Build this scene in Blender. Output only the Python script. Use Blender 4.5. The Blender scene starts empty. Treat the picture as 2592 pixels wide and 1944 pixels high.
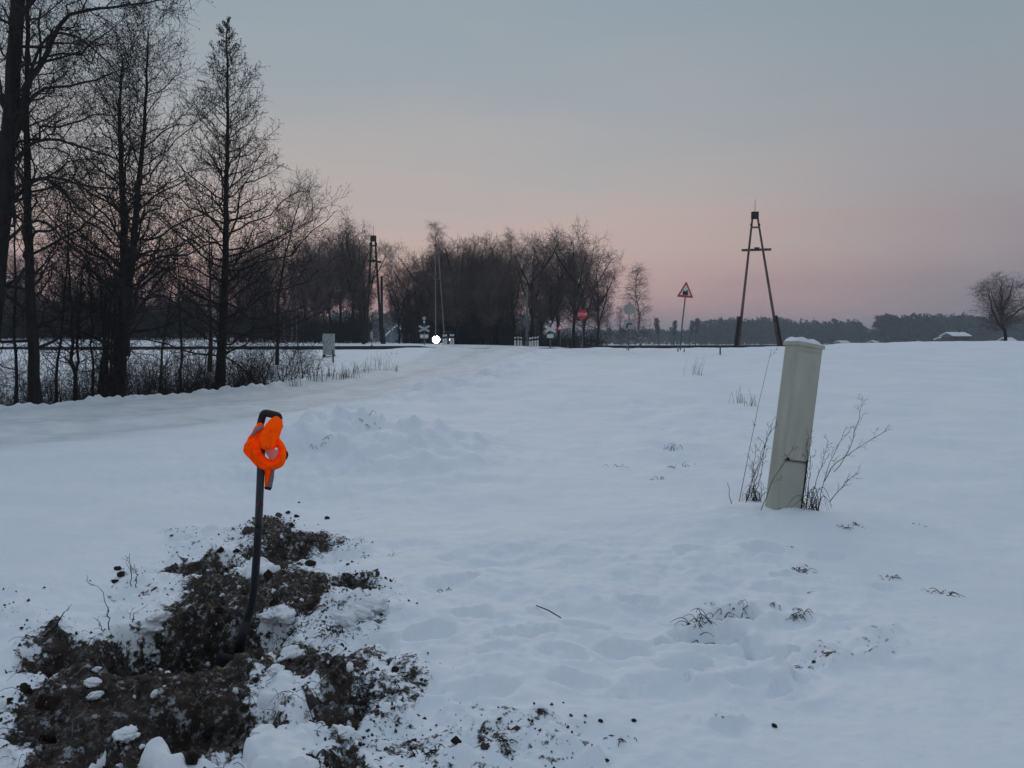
import bpy, math, random
import numpy as np
from mathutils import Vector, Matrix, noise as mnoise

R = math.radians
rng = np.random.default_rng(7)
random.seed(7)
scene = bpy.context.scene
COL = scene.collection

# ------------------------------------------------------------------ camera, world, sun, exposure
EYE = 1.55
PITCH = R(2.97)
FPX = 2157.0                      # focal length in pixels of the 2592 px wide photograph
cam_d = bpy.data.cameras.new('camera')
cam_d.sensor_width = 36.0
cam_d.lens = 36.0 * FPX / 2592.0
cam_d.clip_start = 0.05
cam_d.clip_end = 9000.0
cam = bpy.data.objects.new('camera', cam_d)
COL.objects.link(cam)
cam.location = (0, 0, EYE)
cam.rotation_euler = (math.pi / 2 - PITCH, 0, 0)
scene.camera = cam

def lin(r, g, b):
    def f(c):
        c /= 255.0
        return c / 12.92 if c <= 0.04045 else ((c + 0.055) / 1.055) ** 2.4
    return (f(r), f(g), f(b), 1.0)

SUN_AZ = R(-9)                    # afterglow lies a little to one side of straight ahead (+Y)
world = bpy.data.worlds.new('World')
scene.world = world
world.use_nodes = True
wn, wl = world.node_tree.nodes, world.node_tree.links
wn.clear()
w_out = wn.new('ShaderNodeOutputWorld')
w_bg = wn.new('ShaderNodeBackground')
w_bg.inputs['Strength'].default_value = 1.0
tc = wn.new('ShaderNodeTexCoord')
sep = wn.new('ShaderNodeSeparateXYZ')
wl.new(tc.outputs['Generated'], sep.inputs[0])

def ramp(stops):
    n = wn.new('ShaderNodeValToRGB')
    cr = n.color_ramp
    cr.interpolation = 'B_SPLINE'
    cr.elements[0].position, cr.elements[0].color = stops[0][0], lin(*stops[0][1])
    cr.elements[1].position, cr.elements[1].color = stops[-1][0], lin(*stops[-1][1])
    for p, c in stops[1:-1]:
        e = cr.elements.new(p)
        e.color = lin(*c)
    return n
warm = ramp([(0.0, (166, 143, 150)), (0.045, (198, 160, 160)), (0.10, (206, 180, 171)), (0.17, (187, 180, 178)),
             (0.27, (164, 173, 179)), (0.40, (150, 166, 178)), (0.65, (156, 175, 193)), (1.0, (178, 195, 214))])
cool = ramp([(0.0, (116, 124, 139)), (0.045, (136, 131, 143)), (0.11, (160, 148, 153)), (0.19, (160, 159, 164)),
             (0.29, (149, 161, 170)), (0.40, (138, 156, 169)), (0.65, (152, 171, 189)), (1.0, (178, 195, 214))])
# soft horizontal cloud streaks shift the elevation a little
mapn = wn.new('ShaderNodeMapping'); mapn.inputs['Scale'].default_value = (1.5, 1.5, 9.0)
wl.new(tc.outputs['Generated'], mapn.inputs[0])
cn = wn.new('ShaderNodeTexNoise'); cn.inputs['Scale'].default_value = 2.2; cn.inputs['Detail'].default_value = 4.0
wl.new(mapn.outputs[0], cn.inputs['Vector'])
sh = wn.new('ShaderNodeMath'); sh.operation = 'MULTIPLY_ADD'
sh.inputs[1].default_value = 0.13; sh.inputs[2].default_value = -0.065
wl.new(cn.outputs['Fac'], sh.inputs[0])
ez = wn.new('ShaderNodeMath'); ez.operation = 'ADD'; ez.use_clamp = True
wl.new(sep.outputs['Z'], ez.inputs[0]); wl.new(sh.outputs[0], ez.inputs[1])
wl.new(ez.outputs[0], warm.inputs[0]); wl.new(ez.outputs[0], cool.inputs[0])
dotn = wn.new('ShaderNodeVectorMath'); dotn.operation = 'DOT_PRODUCT'
dotn.inputs[1].default_value = (math.sin(SUN_AZ), math.cos(SUN_AZ), 0)
wl.new(tc.outputs['Generated'], dotn.inputs[0])
mr = wn.new('ShaderNodeMapRange'); mr.interpolation_type = 'SMOOTHSTEP'
mr.inputs['From Min'].default_value = 0.74; mr.inputs['From Max'].default_value = 1.0
wl.new(dotn.outputs['Value'], mr.inputs['Value'])
mixwc = wn.new('ShaderNodeMix'); mixwc.data_type = 'RGBA'
wl.new(mr.outputs[0], mixwc.inputs[0]); wl.new(cool.outputs[0], mixwc.inputs[6]); wl.new(warm.outputs[0], mixwc.inputs[7])
nish = wn.new('ShaderNodeTexSky'); nish.sky_type = 'NISHITA'; nish.sun_disc = False
nish.sun_elevation = R(0.5); nish.sun_rotation = SUN_AZ
nsc = wn.new('ShaderNodeVectorMath'); nsc.operation = 'SCALE'; nsc.inputs['Scale'].default_value = 0.12
wl.new(nish.outputs[0], nsc.inputs[0])
veil = wn.new('ShaderNodeMix'); veil.data_type = 'RGBA'; veil.inputs[0].default_value = 0.95   # thin overcast veil over the clear dusk sky
wl.new(nsc.outputs[0], veil.inputs[6]); wl.new(mixwc.outputs[2], veil.inputs[7])
wl.new(veil.outputs[2], w_bg.inputs['Color']); wl.new(w_bg.outputs[0], w_out.inputs[0])

sun_d = bpy.data.lights.new('sun', 'SUN')
sun_d.energy = 0.55
sun_d.angle = R(36)
sun_d.color = (1.0, 0.82, 0.74)
sun = bpy.data.objects.new('sun', sun_d)
COL.objects.link(sun)
sd = Vector((math.sin(SUN_AZ) * math.cos(R(18)), math.cos(SUN_AZ) * math.cos(R(18)), math.sin(R(18))))
sun.rotation_euler = sd.to_track_quat('Z', 'Y').to_euler()

vs = scene.view_settings
vs.view_transform = 'Standard'; vs.look = 'None'; vs.exposure = 0.0; vs.gamma = 1.0
vs.use_curve_mapping = False
scene.cycles.max_bounces = 6
scene.cycles.diffuse_bounces = 3
scene.cycles.volume_bounces = 0
scene.cycles.use_denoising = True

# ------------------------------------------------------------------ helpers
CP, SP = math.cos(PITCH), math.sin(PITCH)
def ray(u, v):
    a = (u - 1296.0) / FPX; b = -(v - 972.0) / FPX
    return np.array([a, CP + b * SP, -SP + b * CP])
def P(u, v, d):                   # the point seen at photo pixel (u, v) at depth d metres along +Y
    r = ray(u, v)
    return np.array([0, 0, EYE]) + r * (d / r[1])
def Pz(u, v, z):                  # the point of the level z seen at (u, v)
    r = ray(u, v)
    return np.array([0, 0, EYE]) + r * ((z - EYE) / r[2])
def sstep(a, b, x):
    t = np.clip((x - a) / (b - a), 0, 1)
    return t * t * (3 - 2 * t)
def _h(ix, iy, s):
    n = (ix.astype(np.int64) * 374761393 + iy.astype(np.int64) * 668265263 + s * 982451653) & 0xffffffff
    n = ((n ^ (n >> 13)) * 1274126177) & 0xffffffff
    n = (n ^ (n >> 16)) & 0xffffffff
    return n / 4294967295.0
def vnoise(x, y, s=0):
    ix, iy = np.floor(x), np.floor(y)
    fx, fy = x - ix, y - iy
    ux, uy = fx ** 3 * (fx * (fx * 6 - 15) + 10), fy ** 3 * (fy * (fy * 6 - 15) + 10)
    a, b = _h(ix, iy, s), _h(ix + 1, iy, s)
    c, d = _h(ix, iy + 1, s), _h(ix + 1, iy + 1, s)
    return (a + (b - a) * ux) * (1 - uy) + (c + (d - c) * ux) * uy - 0.5
def fbm(x, y, oct=4, s=0):
    o, amp = 0, 1.0
    for k in range(oct):
        o = o + amp * vnoise(x * 2 ** k + 17.3 * k, y * 2 ** k - 9.1 * k, s + k)
        amp *= 0.5
    return o
def mk_mesh(name, V, F):
    """V (n,3) array; F list of (m,k) int arrays"""
    me = bpy.data.meshes.new(name)
    V = np.asarray(V, dtype=np.float32)
    if isinstance(F, np.ndarray): F = [F]
    F = [np.asarray(f, dtype=np.int32) for f in F if len(f)]
    me.vertices.add(len(V)); me.vertices.foreach_set('co', V.ravel())
    tot = sum(f.size for f in F)
    me.loops.add(tot)
    me.loops.foreach_set('vertex_index', np.concatenate([f.ravel() for f in F]))
    np_ = sum(len(f) for f in F)
    me.polygons.add(np_)
    starts, o = [], 0
    for f in F:
        starts.append(o + np.arange(len(f)) * f.shape[1]); o += f.size
    me.polygons.foreach_set('loop_start', np.concatenate(starts).astype(np.int32))
    me.update(calc_edges=True)
    me.validate()
    return me
def smooth(me, on=True):
    me.polygons.foreach_set('use_smooth', np.full(len(me.polygons), on))
def link(name, me, mat=None, parent=None, loc=None):
    o = bpy.data.objects.new(name, me)
    COL.objects.link(o)
    if mat is not None and me is not None and not me.materials: me.materials.append(mat)
    if parent is not None: o.parent = parent
    if loc is not None: o.location = loc
    return o
def tag(o, label, cat, group=None):
    o['label'] = label; o['category'] = cat
    if group: o['group'] = group
    return o
def thing(name, label, cat, loc=(0, 0, 0), group=None):
    o = bpy.data.objects.new(name, None); COL.objects.link(o)
    o.empty_display_size = 0.2
    o.location = loc
    return tag(o, label, cat, group)
def copy_tree(root, loc=None, rz=None, sc=None, label=None):
    r = root.copy(); COL.objects.link(r)
    if loc is not None: r.location = loc
    if rz is not None: r.rotation_euler = (0, 0, rz)
    if sc is not None: r.scale = sc
    if label: r['label'] = label
    for ch in [c for c in bpy.data.objects if c.parent == root]:
        c = ch.copy(); COL.objects.link(c); c.parent = r
    return r
class MB:
    """collects simple shapes into one mesh"""
    def __init__(s): s.v, s.f = [], []
    def add(s, V, F):
        o = len(s.v); s.v += [tuple(p) for p in V]; s.f += [tuple(i + o for i in f) for f in F]
    def box(s, c, size, rot=None, taper=1.0, bev=0.0):
        hx, hy, hz = size[0] / 2, size[1] / 2, size[2] / 2
        m = rot if rot is not None else Matrix.Identity(3)
        c = Vector(c)
        if bev <= 0:
            prof = [(-hx, -hy), (hx, -hy), (hx, hy), (-hx, hy)]
        else:
            prof = []
            for (sx, sy, a0) in ((1, 1, 0), (-1, 1, 90), (-1, -1, 180), (1, -1, 270)):
                for k in range(4):
                    a = R(a0 + k * 30)
                    prof.append((sx * (hx - bev) + bev * math.cos(a), sy * (hy - bev) + bev * math.sin(a)))
        n = len(prof)
        V = [c + m @ Vector((x, y, -hz)) for x, y in prof] + [c + m @ Vector((x * taper, y * taper, hz)) for x, y in prof]
        F = [tuple(reversed(range(n))), tuple(range(n, 2 * n))] + [(i, (i + 1) % n, n + (i + 1) % n, n + i) for i in range(n)]
        s.add(V, F); return s
    def tube(s, pts, rad, sides=8, cap=True):
        pts = [Vector(p) for p in pts]
        if not hasattr(rad, '__len__'): rad = [rad] * len(pts)
        t0 = (pts[-1] - pts[0]).normalized()
        ref = Vector((0, 0, 1)) if abs(t0.z) < 0.8 else Vector((0, 1, 0))
        V, n = [], len(pts)
        for i, p in enumerate(pts):
            t = (pts[min(i + 1, n - 1)] - pts[max(i - 1, 0)]).normalized()
            a = t.cross(ref).normalized(); b = t.cross(a)
            for k in range(sides):
                q = 2 * math.pi * k / sides
                V.append(p + (a * math.cos(q) + b * math.sin(q)) * rad[i])
        F = [(i * sides + k, i * sides + (k + 1) % sides, (i + 1) * sides + (k + 1) % sides, (i + 1) * sides + k)
             for i in range(n - 1) for k in range(sides)]
        if cap: F += [tuple(reversed(range(sides))), tuple(range((n - 1) * sides, n * sides))]
        s.add(V, F); return s
    def prism(s, poly, y0, y1, m=None, c=(0, 0, 0)):       # polygon in local XZ, extruded along Y
        m = m if m is not None else Matrix.Identity(3); c = Vector(c); n = len(poly)
        V = [c + m @ Vector((x, y0, z)) for x, z in poly] + [c + m @ Vector((x, y1, z)) for x, z in poly]
        F = [tuple(range(n)), tuple(reversed(range(n, 2 * n)))] + [(i, n + i, n + (i + 1) % n, (i + 1) % n) for i in range(n)]
        s.add(V, F); return s
    def build(s, name, mat, parent=None, sm=False, loc=None):
        me = bpy.data.meshes.new(name); me.from_pydata(s.v, [], s.f); me.update()
        if sm: smooth(me)
        return link(name, me, mat, parent, loc)

# ------------------------------------------------------------------ materials
def mat(name, col, rough=0.7, col2=None, nscale=6.0, bump=0.0, bscale=30.0, spec=0.3, detail=5.0, metal=0.0, stretch=None):
    m = bpy.data.materials.new(name); m.use_nodes = True
    n, l = m.node_tree.nodes, m.node_tree.links
    b = n['Principled BSDF']
    b.inputs['Roughness'].default_value = rough
    b.inputs['Specular IOR Level'].default_value = spec
    b.inputs['Metallic'].default_value = metal
    t = n.new('ShaderNodeTexCoord')
    vec = t.outputs['Object']
    if stretch:
        mp = n.new('ShaderNodeMapping'); mp.inputs['Scale'].default_value = stretch
        l.new(vec, mp.inputs[0]); vec = mp.outputs[0]
    if col2 is None: col2 = tuple(c * 0.75 for c in col)
    no = n.new('ShaderNodeTexNoise'); no.inputs['Scale'].default_value = nscale; no.inputs['Detail'].default_value = detail
    l.new(vec, no.inputs['Vector'])
    rp = n.new('ShaderNodeValToRGB')
    rp.color_ramp.elements[0].position = 0.35; rp.color_ramp.elements[1].position = 0.68
    rp.color_ramp.elements[0].color = (*col2, 1); rp.color_ramp.elements[1].color = (*col, 1)
    l.new(no.outputs['Fac'], rp.inputs[0]); l.new(rp.outputs[0], b.inputs['Base Color'])
    if bump > 0:
        nb = n.new('ShaderNodeTexNoise'); nb.inputs['Scale'].default_value = bscale; nb.inputs['Detail'].default_value = 6
        l.new(vec, nb.inputs['Vector'])
        bp = n.new('ShaderNodeBump'); bp.inputs['Strength'].default_value = bump; bp.inputs['Distance'].default_value = 0.02
        l.new(nb.outputs['Fac'], bp.inputs['Height']); l.new(bp.outputs[0], b.inputs['Normal'])
    return m
M_bark = mat('bark_dark', (0.040, 0.034, 0.030), 0.9, (0.018, 0.015, 0.014), 7, 0.8, 22, 0.1, stretch=(1, 1, 0.25))
M_twig = mat('twig', (0.046, 0.036, 0.033), 0.9, (0.026, 0.021, 0.020), 3, 0, 1, 0.1)
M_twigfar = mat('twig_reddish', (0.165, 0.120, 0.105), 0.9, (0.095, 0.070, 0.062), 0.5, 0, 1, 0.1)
M_birch = mat('birch_bark', (0.45, 0.43, 0.42), 0.8, (0.06, 0.05, 0.05), 2.2, 0.2, 15, 0.2, stretch=(1, 1, 3))
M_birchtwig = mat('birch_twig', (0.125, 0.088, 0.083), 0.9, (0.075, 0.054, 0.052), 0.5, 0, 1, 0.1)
M_thicket = mat('thicket', (0.055, 0.046, 0.043), 0.95, (0.034, 0.030, 0.029), 0.4, 0, 1, 0.05)
M_pine = mat('needles', (0.018, 0.028, 0.022), 0.95, (0.010, 0.016, 0.014), 0.6, 0, 1, 0.05)
M_farwood = mat('far_wood', (0.035, 0.040, 0.042), 0.95, (0.020, 0.024, 0.027), 0.05, 0, 1, 0.05)
M_snow = mat('snow_loose', (0.88, 0.89, 0.91), 0.7, (0.80, 0.82, 0.86), 9, 0.3, 45, 0.2)
M_soil = mat('frozen_soil', (0.095, 0.070, 0.056), 0.95, (0.032, 0.024, 0.019), 22, 0.9, 60, 0.1)
M_soilgrey = mat('frosted_soil', (0.22, 0.195, 0.185), 0.95, (0.06, 0.048, 0.042), 26, 0.9, 60, 0.15)
M_straw = mat('dry_stalk', (0.11, 0.085, 0.065), 0.9, (0.05, 0.04, 0.033), 8, 0, 1, 0.1)
M_grassdark = mat('withered_grass', (0.055, 0.050, 0.042), 0.9, (0.022, 0.021, 0.02), 8, 0, 1, 0.1)
M_pole = mat('weathered_pole', (0.16, 0.125, 0.105), 0.85, (0.08, 0.062, 0.053), 4, 0.4, 20, 0.15, stretch=(1, 1, 0.2))
M_poletar = mat('tarred_timber', (0.035, 0.028, 0.026), 0.8, (0.018, 0.015, 0.014), 4, 0.4, 20, 0.2, stretch=(1, 1, 0.2))
M_poleconc = mat('pale_concrete', (0.22, 0.215, 0.21), 0.85, (0.15, 0.145, 0.14), 4, 0.2, 20, 0.2)
M_rail = mat('rusty_rail', (0.045, 0.034, 0.030), 0.6, (0.022, 0.018, 0.017), 5, 0.2, 20, 0.4)
M_red = mat('sign_red', (0.60, 0.035, 0.06), 0.45, (0.52, 0.03, 0.05), 5, 0, 1, 0.4)
M_white = mat('sign_white', (0.72, 0.72, 0.70), 0.5, (0.6, 0.6, 0.58), 5, 0, 1, 0.4)
M_black = mat('black_paint', (0.018, 0.018, 0.02), 0.5, (0.012, 0.012, 0.013), 8, 0, 1, 0.4)
M_steel = mat('galvanised', (0.15, 0.15, 0.155), 0.6, (0.10, 0.10, 0.105), 8, 0.1, 30, 0.4, metal=0.2)
M_signback = mat('sign_back', (0.40, 0.42, 0.41), 0.6, (0.34, 0.36, 0.35), 6, 0, 1, 0.4)
M_cab = mat('cabinet_beige', (0.50, 0.49, 0.40), 0.6, (0.40, 0.395, 0.325), 5, 0.2, 60, 0.35, stretch=(1.6, 1.6, .35))
M_cabside = mat('cabinet_side', (0.45, 0.45, 0.375), 0.6, (0.38, 0.385, 0.325), 3, 0.15, 60, 0.35)
M_seam = mat('seam_dark', (0.030, 0.026, 0.022), 0.8, (0.018, 0.016, 0.014), 20, 0, 1, 0.2)
M_box = mat('cabinet_grey', (0.38, 0.40, 0.37), 0.65, (0.32, 0.34, 0.32), 4, 0.1, 40, 0.3)
M_grip = mat('black_plastic', (0.020, 0.022, 0.024), 0.55, (0.014, 0.015, 0.016), 25, 0.2, 120, 0.35)
M_shaft = mat('dark_grey_shaft', (0.040, 0.045, 0.050), 0.45, (0.030, 0.034, 0.038), 12, 0.1, 120, 0.4)
M_shaftlow = mat('black_shaft', (0.014, 0.017, 0.021), 0.5, (0.009, 0.011, 0.014), 14, 0.2, 120, 0.35)
M_redmark = mat('red_mark', (0.38, 0.02, 0.04), 0.5, (0.3, 0.02, 0.03), 30)
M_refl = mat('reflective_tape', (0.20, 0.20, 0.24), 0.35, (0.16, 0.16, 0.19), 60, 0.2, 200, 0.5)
M_refllit = mat('lit_tape_patch', (0.88, 0.86, 0.90), 0.4, (0.82, 0.80, 0.86), 60, 0.2, 200, 0.5)  # lit copy of the tape: the light it returns is in the colour
M_trim_shade = mat('dark_trim_and_shade', (0.022, 0.012, 0.016), 0.8)  # black hems, and the painted shade under the vest fold
M_wallblue = mat('painted_boards', (0.16, 0.18, 0.22), 0.8, (0.12, 0.135, 0.17), 2, 0.2, 10, 0.2)
M_walldark = mat('dark_boards', (0.06, 0.055, 0.052), 0.9, (0.035, 0.032, 0.03), 2, 0.2, 10, 0.2)
M_carpaint = mat('car_paint', (0.03, 0.035, 0.045), 0.3, (0.025, 0.03, 0.04), 4, 0, 1, 0.5)
M_glass = mat('dark_glass', (0.02, 0.022, 0.025), 0.1, (0.015, 0.017, 0.02), 3, 0, 1, 0.5)
M_tyre = mat('tyre', (0.02, 0.02, 0.02), 0.9)
# fluorescent dye sends back more red-orange light than falls on it in that band (radiance factor above 1), so a diffuse reflector
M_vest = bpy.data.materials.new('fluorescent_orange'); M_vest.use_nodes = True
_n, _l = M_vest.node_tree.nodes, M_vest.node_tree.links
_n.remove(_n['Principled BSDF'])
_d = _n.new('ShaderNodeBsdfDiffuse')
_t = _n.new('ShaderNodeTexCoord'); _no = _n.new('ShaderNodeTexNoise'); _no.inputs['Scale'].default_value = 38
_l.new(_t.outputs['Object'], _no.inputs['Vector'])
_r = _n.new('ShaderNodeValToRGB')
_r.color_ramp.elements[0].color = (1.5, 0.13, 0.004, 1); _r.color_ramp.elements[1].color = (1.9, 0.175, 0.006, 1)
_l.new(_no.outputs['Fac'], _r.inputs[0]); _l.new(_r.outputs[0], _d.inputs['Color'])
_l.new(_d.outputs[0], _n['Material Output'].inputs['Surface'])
_w = _n.new('ShaderNodeTexNoise'); _w.inputs['Scale'].default_value = 220
_l.new(_t.outputs['Object'], _w.inputs['Vector'])
_b = _n.new('ShaderNodeBump'); _b.inputs['Strength'].default_value = 0.15; _b.inputs['Distance'].default_value = 0.004
_l.new(_w.outputs['Fac'], _b.inputs['Height']); _l.new(_b.outputs[0], _d.inputs['Normal'])
def emit(name, col, s):
    m = bpy.data.materials.new(name); m.use_nodes = True
    b = m.node_tree.nodes['Principled BSDF']
    b.inputs['Emission Color'].default_value = (*col, 1); b.inputs['Emission Strength'].default_value = s
    return m
M_lamp = emit('headlamp_lens', (1.0, 0.97, 0.92), 22.0)
M_lampdim = emit('headlamp_lens_dim', (1.0, 0.9, 0.55), 6.0)

# ------------------------------------------------------------------ the lie of the land
CTRL = np.array([
    (0, -3, 0), (-6, -3, 0), (6, -3, 0), (0, 2, 0), (-3, 4, 0), (3, 4, 0), (0, 7, 0), (-4, 8, 0.0), (4, 8, 0), (8, 6, 0),
    (-8, 9, 0), (-11.2, 18.6, 0.0), (-9, 14, 0.0), (-16, 12, 0), (-6.9, 24.2, .15), (-5, 36.5, .45), (-4.7, 51, 1.08), (3.3, 51, 1.1),
    (-2.5, 44, .78), (3, 15, .12), (8, 15, .15), (3, 25, .4), (10, 25, .45), (5, 35, .7), (12, 40, .85), (8, 50, 1.04), (15, 49, 1.15),
    (20, 47, 1.33), (30, 48, 1.46), (45, 55, 1.50), (25, 30, .8), (20, 15, .3), (40, 20, .5), (-14, 27, .1), (-22, 25, .1),
    (-10, 32, .25), (-20, 40, .35), (-12, 45, .5), (-8, 47, .75), (-30, 51, .85), (-15, 51, .88), (-30, 32, .1), (-40, 42, .3),
    (-50, 52, .8), (-40, 75, 1.3), (-20, 75, 1.3), (-6, 66, 1.2), (-45, 100, 1.9), (-25, 100, 1.6), (-70, 80, 1.6), (0, 66, 1.05),
    (-6, 90, .95), (0, 90, .6), (10, 68, .4), (10, 90, -1.2), (25, 72, 0.3), (30, 90, -1), (60, 95, 0.5), (60, 130, -1), (0, 130, -.5),
    (-60, 130, 1.5), (20, 130, -1.2)], dtype=float)
def _phi(r2): return np.sqrt(r2 + 9.0)
_d2 = ((CTRL[:, None, :2] - CTRL[None, :, :2]) ** 2).sum(-1)
_A = np.block([[_phi(_d2) + 0.02 * np.eye(len(CTRL)), np.ones((len(CTRL), 1))], [np.ones((1, len(CTRL))), np.zeros((1, 1))]])
_W = np.linalg.solve(_A, np.append(CTRL[:, 2], 0))
LEFT_EDGE = np.array([(-30, -2), (-20, 8.5), (-14.5, 14.5), (-11.2, 18.6), (-8.8, 21.6), (-6.9, 24.6), (-5.6, 29), (-5.0, 36.5), (-4.8, 46), (-4.7, 60), (-7, 75), (-9, 100)], float)
RIGHT_EDGE = np.array([(-30, -10), (-16, 1.5), (-10.5, 8.5), (-8.0, 11.5), (-5.6, 15), (-3.6, 19), (-2.2, 24), (-1.2, 30), (-.5, 36), (.8, 44), (3.3, 51), (3.6, 60), (-1, 75), (-5, 100)], float)
def sd_line(x, y, L):             # signed distance to a polyline, positive to the right of its direction
    best = np.full(x.shape, 1e9); sg = np.zeros(x.shape)
    for (ax, ay), (bx, by) in zip(L[:-1], L[1:]):
        dx, dy = bx - ax, by - ay
        t = np.clip(((x - ax) * dx + (y - ay) * dy) / (dx * dx + dy * dy), 0, 1)
        qx, qy = x - ax - t * dx, y - ay - t * dy
        d = np.hypot(qx, qy)
        m = d < best
        best = np.where(m, d, best)
        sg = np.where(m, np.where(qx * dy - qy * dx > 0, 1.0, -1.0), sg)
    return best * sg
def sd_poly(x, y, poly):          # signed distance to a polygon, positive inside
    best = np.full(x.shape, 1e9); ins = np.zeros(x.shape, bool)
    n = len(poly)
    for i in range(n):
        ax, ay = poly[i]; bx, by = poly[(i + 1) % n]
        dx, dy = bx - ax, by - ay
        t = np.clip(((x - ax) * dx + (y - ay) * dy) / (dx * dx + dy * dy + 1e-12), 0, 1)
        best = np.minimum(best, np.hypot(x - ax - t * dx, y - ay - t * dy))
        c = ((ay > y) != (by > y)) & (x < (bx - ax) * (y - ay) / (by - ay + 1e-12) + ax)
        ins ^= c
    return np.where(ins, best, -best)
def gp(pts): return np.array([Pz(u, v, 0.0)[:2] for u, v in pts])
SOIL = [gp(p) for p in (
    [(615, 1350), (640, 1315), (680, 1300), (715, 1310), (735, 1335), (720, 1360), (660, 1368), (620, 1372)],
    [(655, 1395), (690, 1370), (760, 1362), (850, 1385), (862, 1402), (800, 1418), (755, 1430), (740, 1460), (715, 1480), (745, 1495), (700, 1500), (668, 1470), (652, 1430)],
    [(440, 1412), (480, 1425), (540, 1420), (600, 1440), (612, 1462), (580, 1480), (520, 1470), (470, 1450)],
    [(485, 1475), (600, 1455), (640, 1480), (700, 1490), (760, 1478), (820, 1480), (850, 1530), (830, 1575), (760, 1590), (660, 1600), (600, 1640), (500, 1600), (440, 1560)],
    [(840, 1497), (880, 1475), (920, 1480), (960, 1510), (965, 1525), (900, 1522)],
    [(80, 1640), (130, 1628), (190, 1640), (225, 1690), (290, 1682), (330, 1645), (400, 1615), (470, 1560), (560, 1570), (640, 1620), (760, 1640),
     (840, 1652), (890, 1690), (915, 1760), (935, 1800), (950, 1830), (920, 1900), (935, 1990), (30, 1990), (0, 1840), (60, 1790), (150, 1775), (60, 1700)])]
CLUMPS = [gp(p) for p in (
    [(980, 1915), (1040, 1890), (1120, 1885), (1180, 1900), (1120, 1925), (1010, 1950)],
    [(1190, 1880), (1260, 1868), (1330, 1885), (1290, 1905), (1210, 1902)])]
SNOWCUT = [gp(p) for p in (
    [(655, 1748), (760, 1738), (780, 1790), (828, 1850), (812, 1950), (600, 1990), (610, 1900), (650, 1850), (612, 1832), (650, 1800)],
    [(700, 1668), (752, 1655), (738, 1690), (690, 1722), (650, 1745), (680, 1700)],
    [(650, 1590), (720, 1578), (745, 1598), (690, 1622), (652, 1618)],
    [(95, 1690), (140, 1700), (160, 1740), (120, 1770), (60, 1770), (70, 1720)])]
SPARSE = [(gp(p), k) for p, k in (
    ([(900, 1700), (1010, 1690), (1080, 1740), (1060, 1800), (1020, 1880), (960, 1900), (940, 1800)], 0.46),
    ([(950, 1880), (1150, 1840), (1320, 1850), (1460, 1890), (1500, 1940), (1000, 1990)], 0.45),
    ([(780, 1540), (880, 1530), (980, 1560), (960, 1640), (860, 1640), (760, 1600)], 0.46),
    ([(300, 1440), (440, 1420), (470, 1560), (380, 1600), (290, 1600)], 0.40),
    ([(0, 1480), (60, 1480), (100, 1600), (60, 1640), (0, 1600)], 0.36),
    ([(420, 1340), (640, 1330), (660, 1400), (480, 1410)], 0.40),
    ([(850, 1380), (940, 1395), (930, 1430), (860, 1430)], 0.42),
    ([(1970, 1660), (2100, 1640), (2260, 1610), (2290, 1640), (2100, 1690), (1990, 1690)], 0.38),
    ([(1740, 1840), (1860, 1810), (1900, 1840), (1780, 1870)], 0.40))]
PITS = [  # pixel, radius across (m), radius deep (m), depth (m), turn
    ((490, 1660), 0.40, 0.34, -0.62, 0.5), ((575, 1625), 0.22, 0.16, -0.22, 0.2), ((520, 1448), 0.22, 0.14, -0.16, 0.0),
    ((140, 1695), 0.13, 0.12, -0.08, 0.0), ((640, 1900), 0.0, 0.0, 0.0, 0.0), ((860, 1830), 0.13, 0.2, -0.10, 0.0),
    ((540, 1880), 0.24, 0.18, -0.18, 0.3), ((690, 1420), 0.22, 0.16, -0.10, 0.4), ((900, 1505), .14, .12, -.07, 0), ((90, 1880), 0.12, 0.10, -0.06, 0.0)]
FOOT = [((1795, 1612), .19, .11, -.14, .5), ((1860, 1560), .16, .10, -.11, .6), ((2020, 1575), .12, .08, -.05, 0), ((2030, 1450), .14, .09, -.06, 0),
        ((1420, 1690), .10, .07, -.04, 0), ((1910, 1725), .13, .09, -.05, .7), ((1940, 1655), .12, .09, -.04, .3), ((1950, 1480), .12, .10, -.04, .1),
        ((1135, 1505), .14, .12, -.05, .2), ((1270, 1695), .10, .08, -.03, 0), ((2250, 1465), .10, .08, -.04, 0), ((945, 1660), .07, .06, -.04, 0),
        ((2015, 1740), .16, .10, -.04, .5), ((1680, 1760), .18, .12, -.03, .2), ((1830, 1470), .16, .10, -.03, .3), ((1900, 1640), .14, .10, -.035, .4), ((1090, 1640), .12, .08, -.06, .3), ((1200, 1590), .12, .08, -.05, .2), ((1330, 1640), .12, .08, -.06, .5), ((1480, 1610), .12, .08, -.05, .4), ((1590, 1660), .13, .08, -.06, .5),
        ((1720, 1690), .13, .08, -.06, .6), ((1480, 1760), .12, .08, -.05, .2), ((1620, 1530), .12, .07, -.05, .4), ((1230, 1790), .12, .08, -.05, 0), ((2130, 1570), .12, .08, -.05, .5), ((1760, 1400), .14, .08, -.05, .3), ((1930, 1390), .14, .09, -.06, .2), ((2090, 1400), .13, .08, -.05, .4), ((300, 1520), .16, .1, -.06, .3), ((180, 1560), .16, .1, -.06, .3), ((560, 1330), .15, .09, -.05, .2)]
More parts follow.
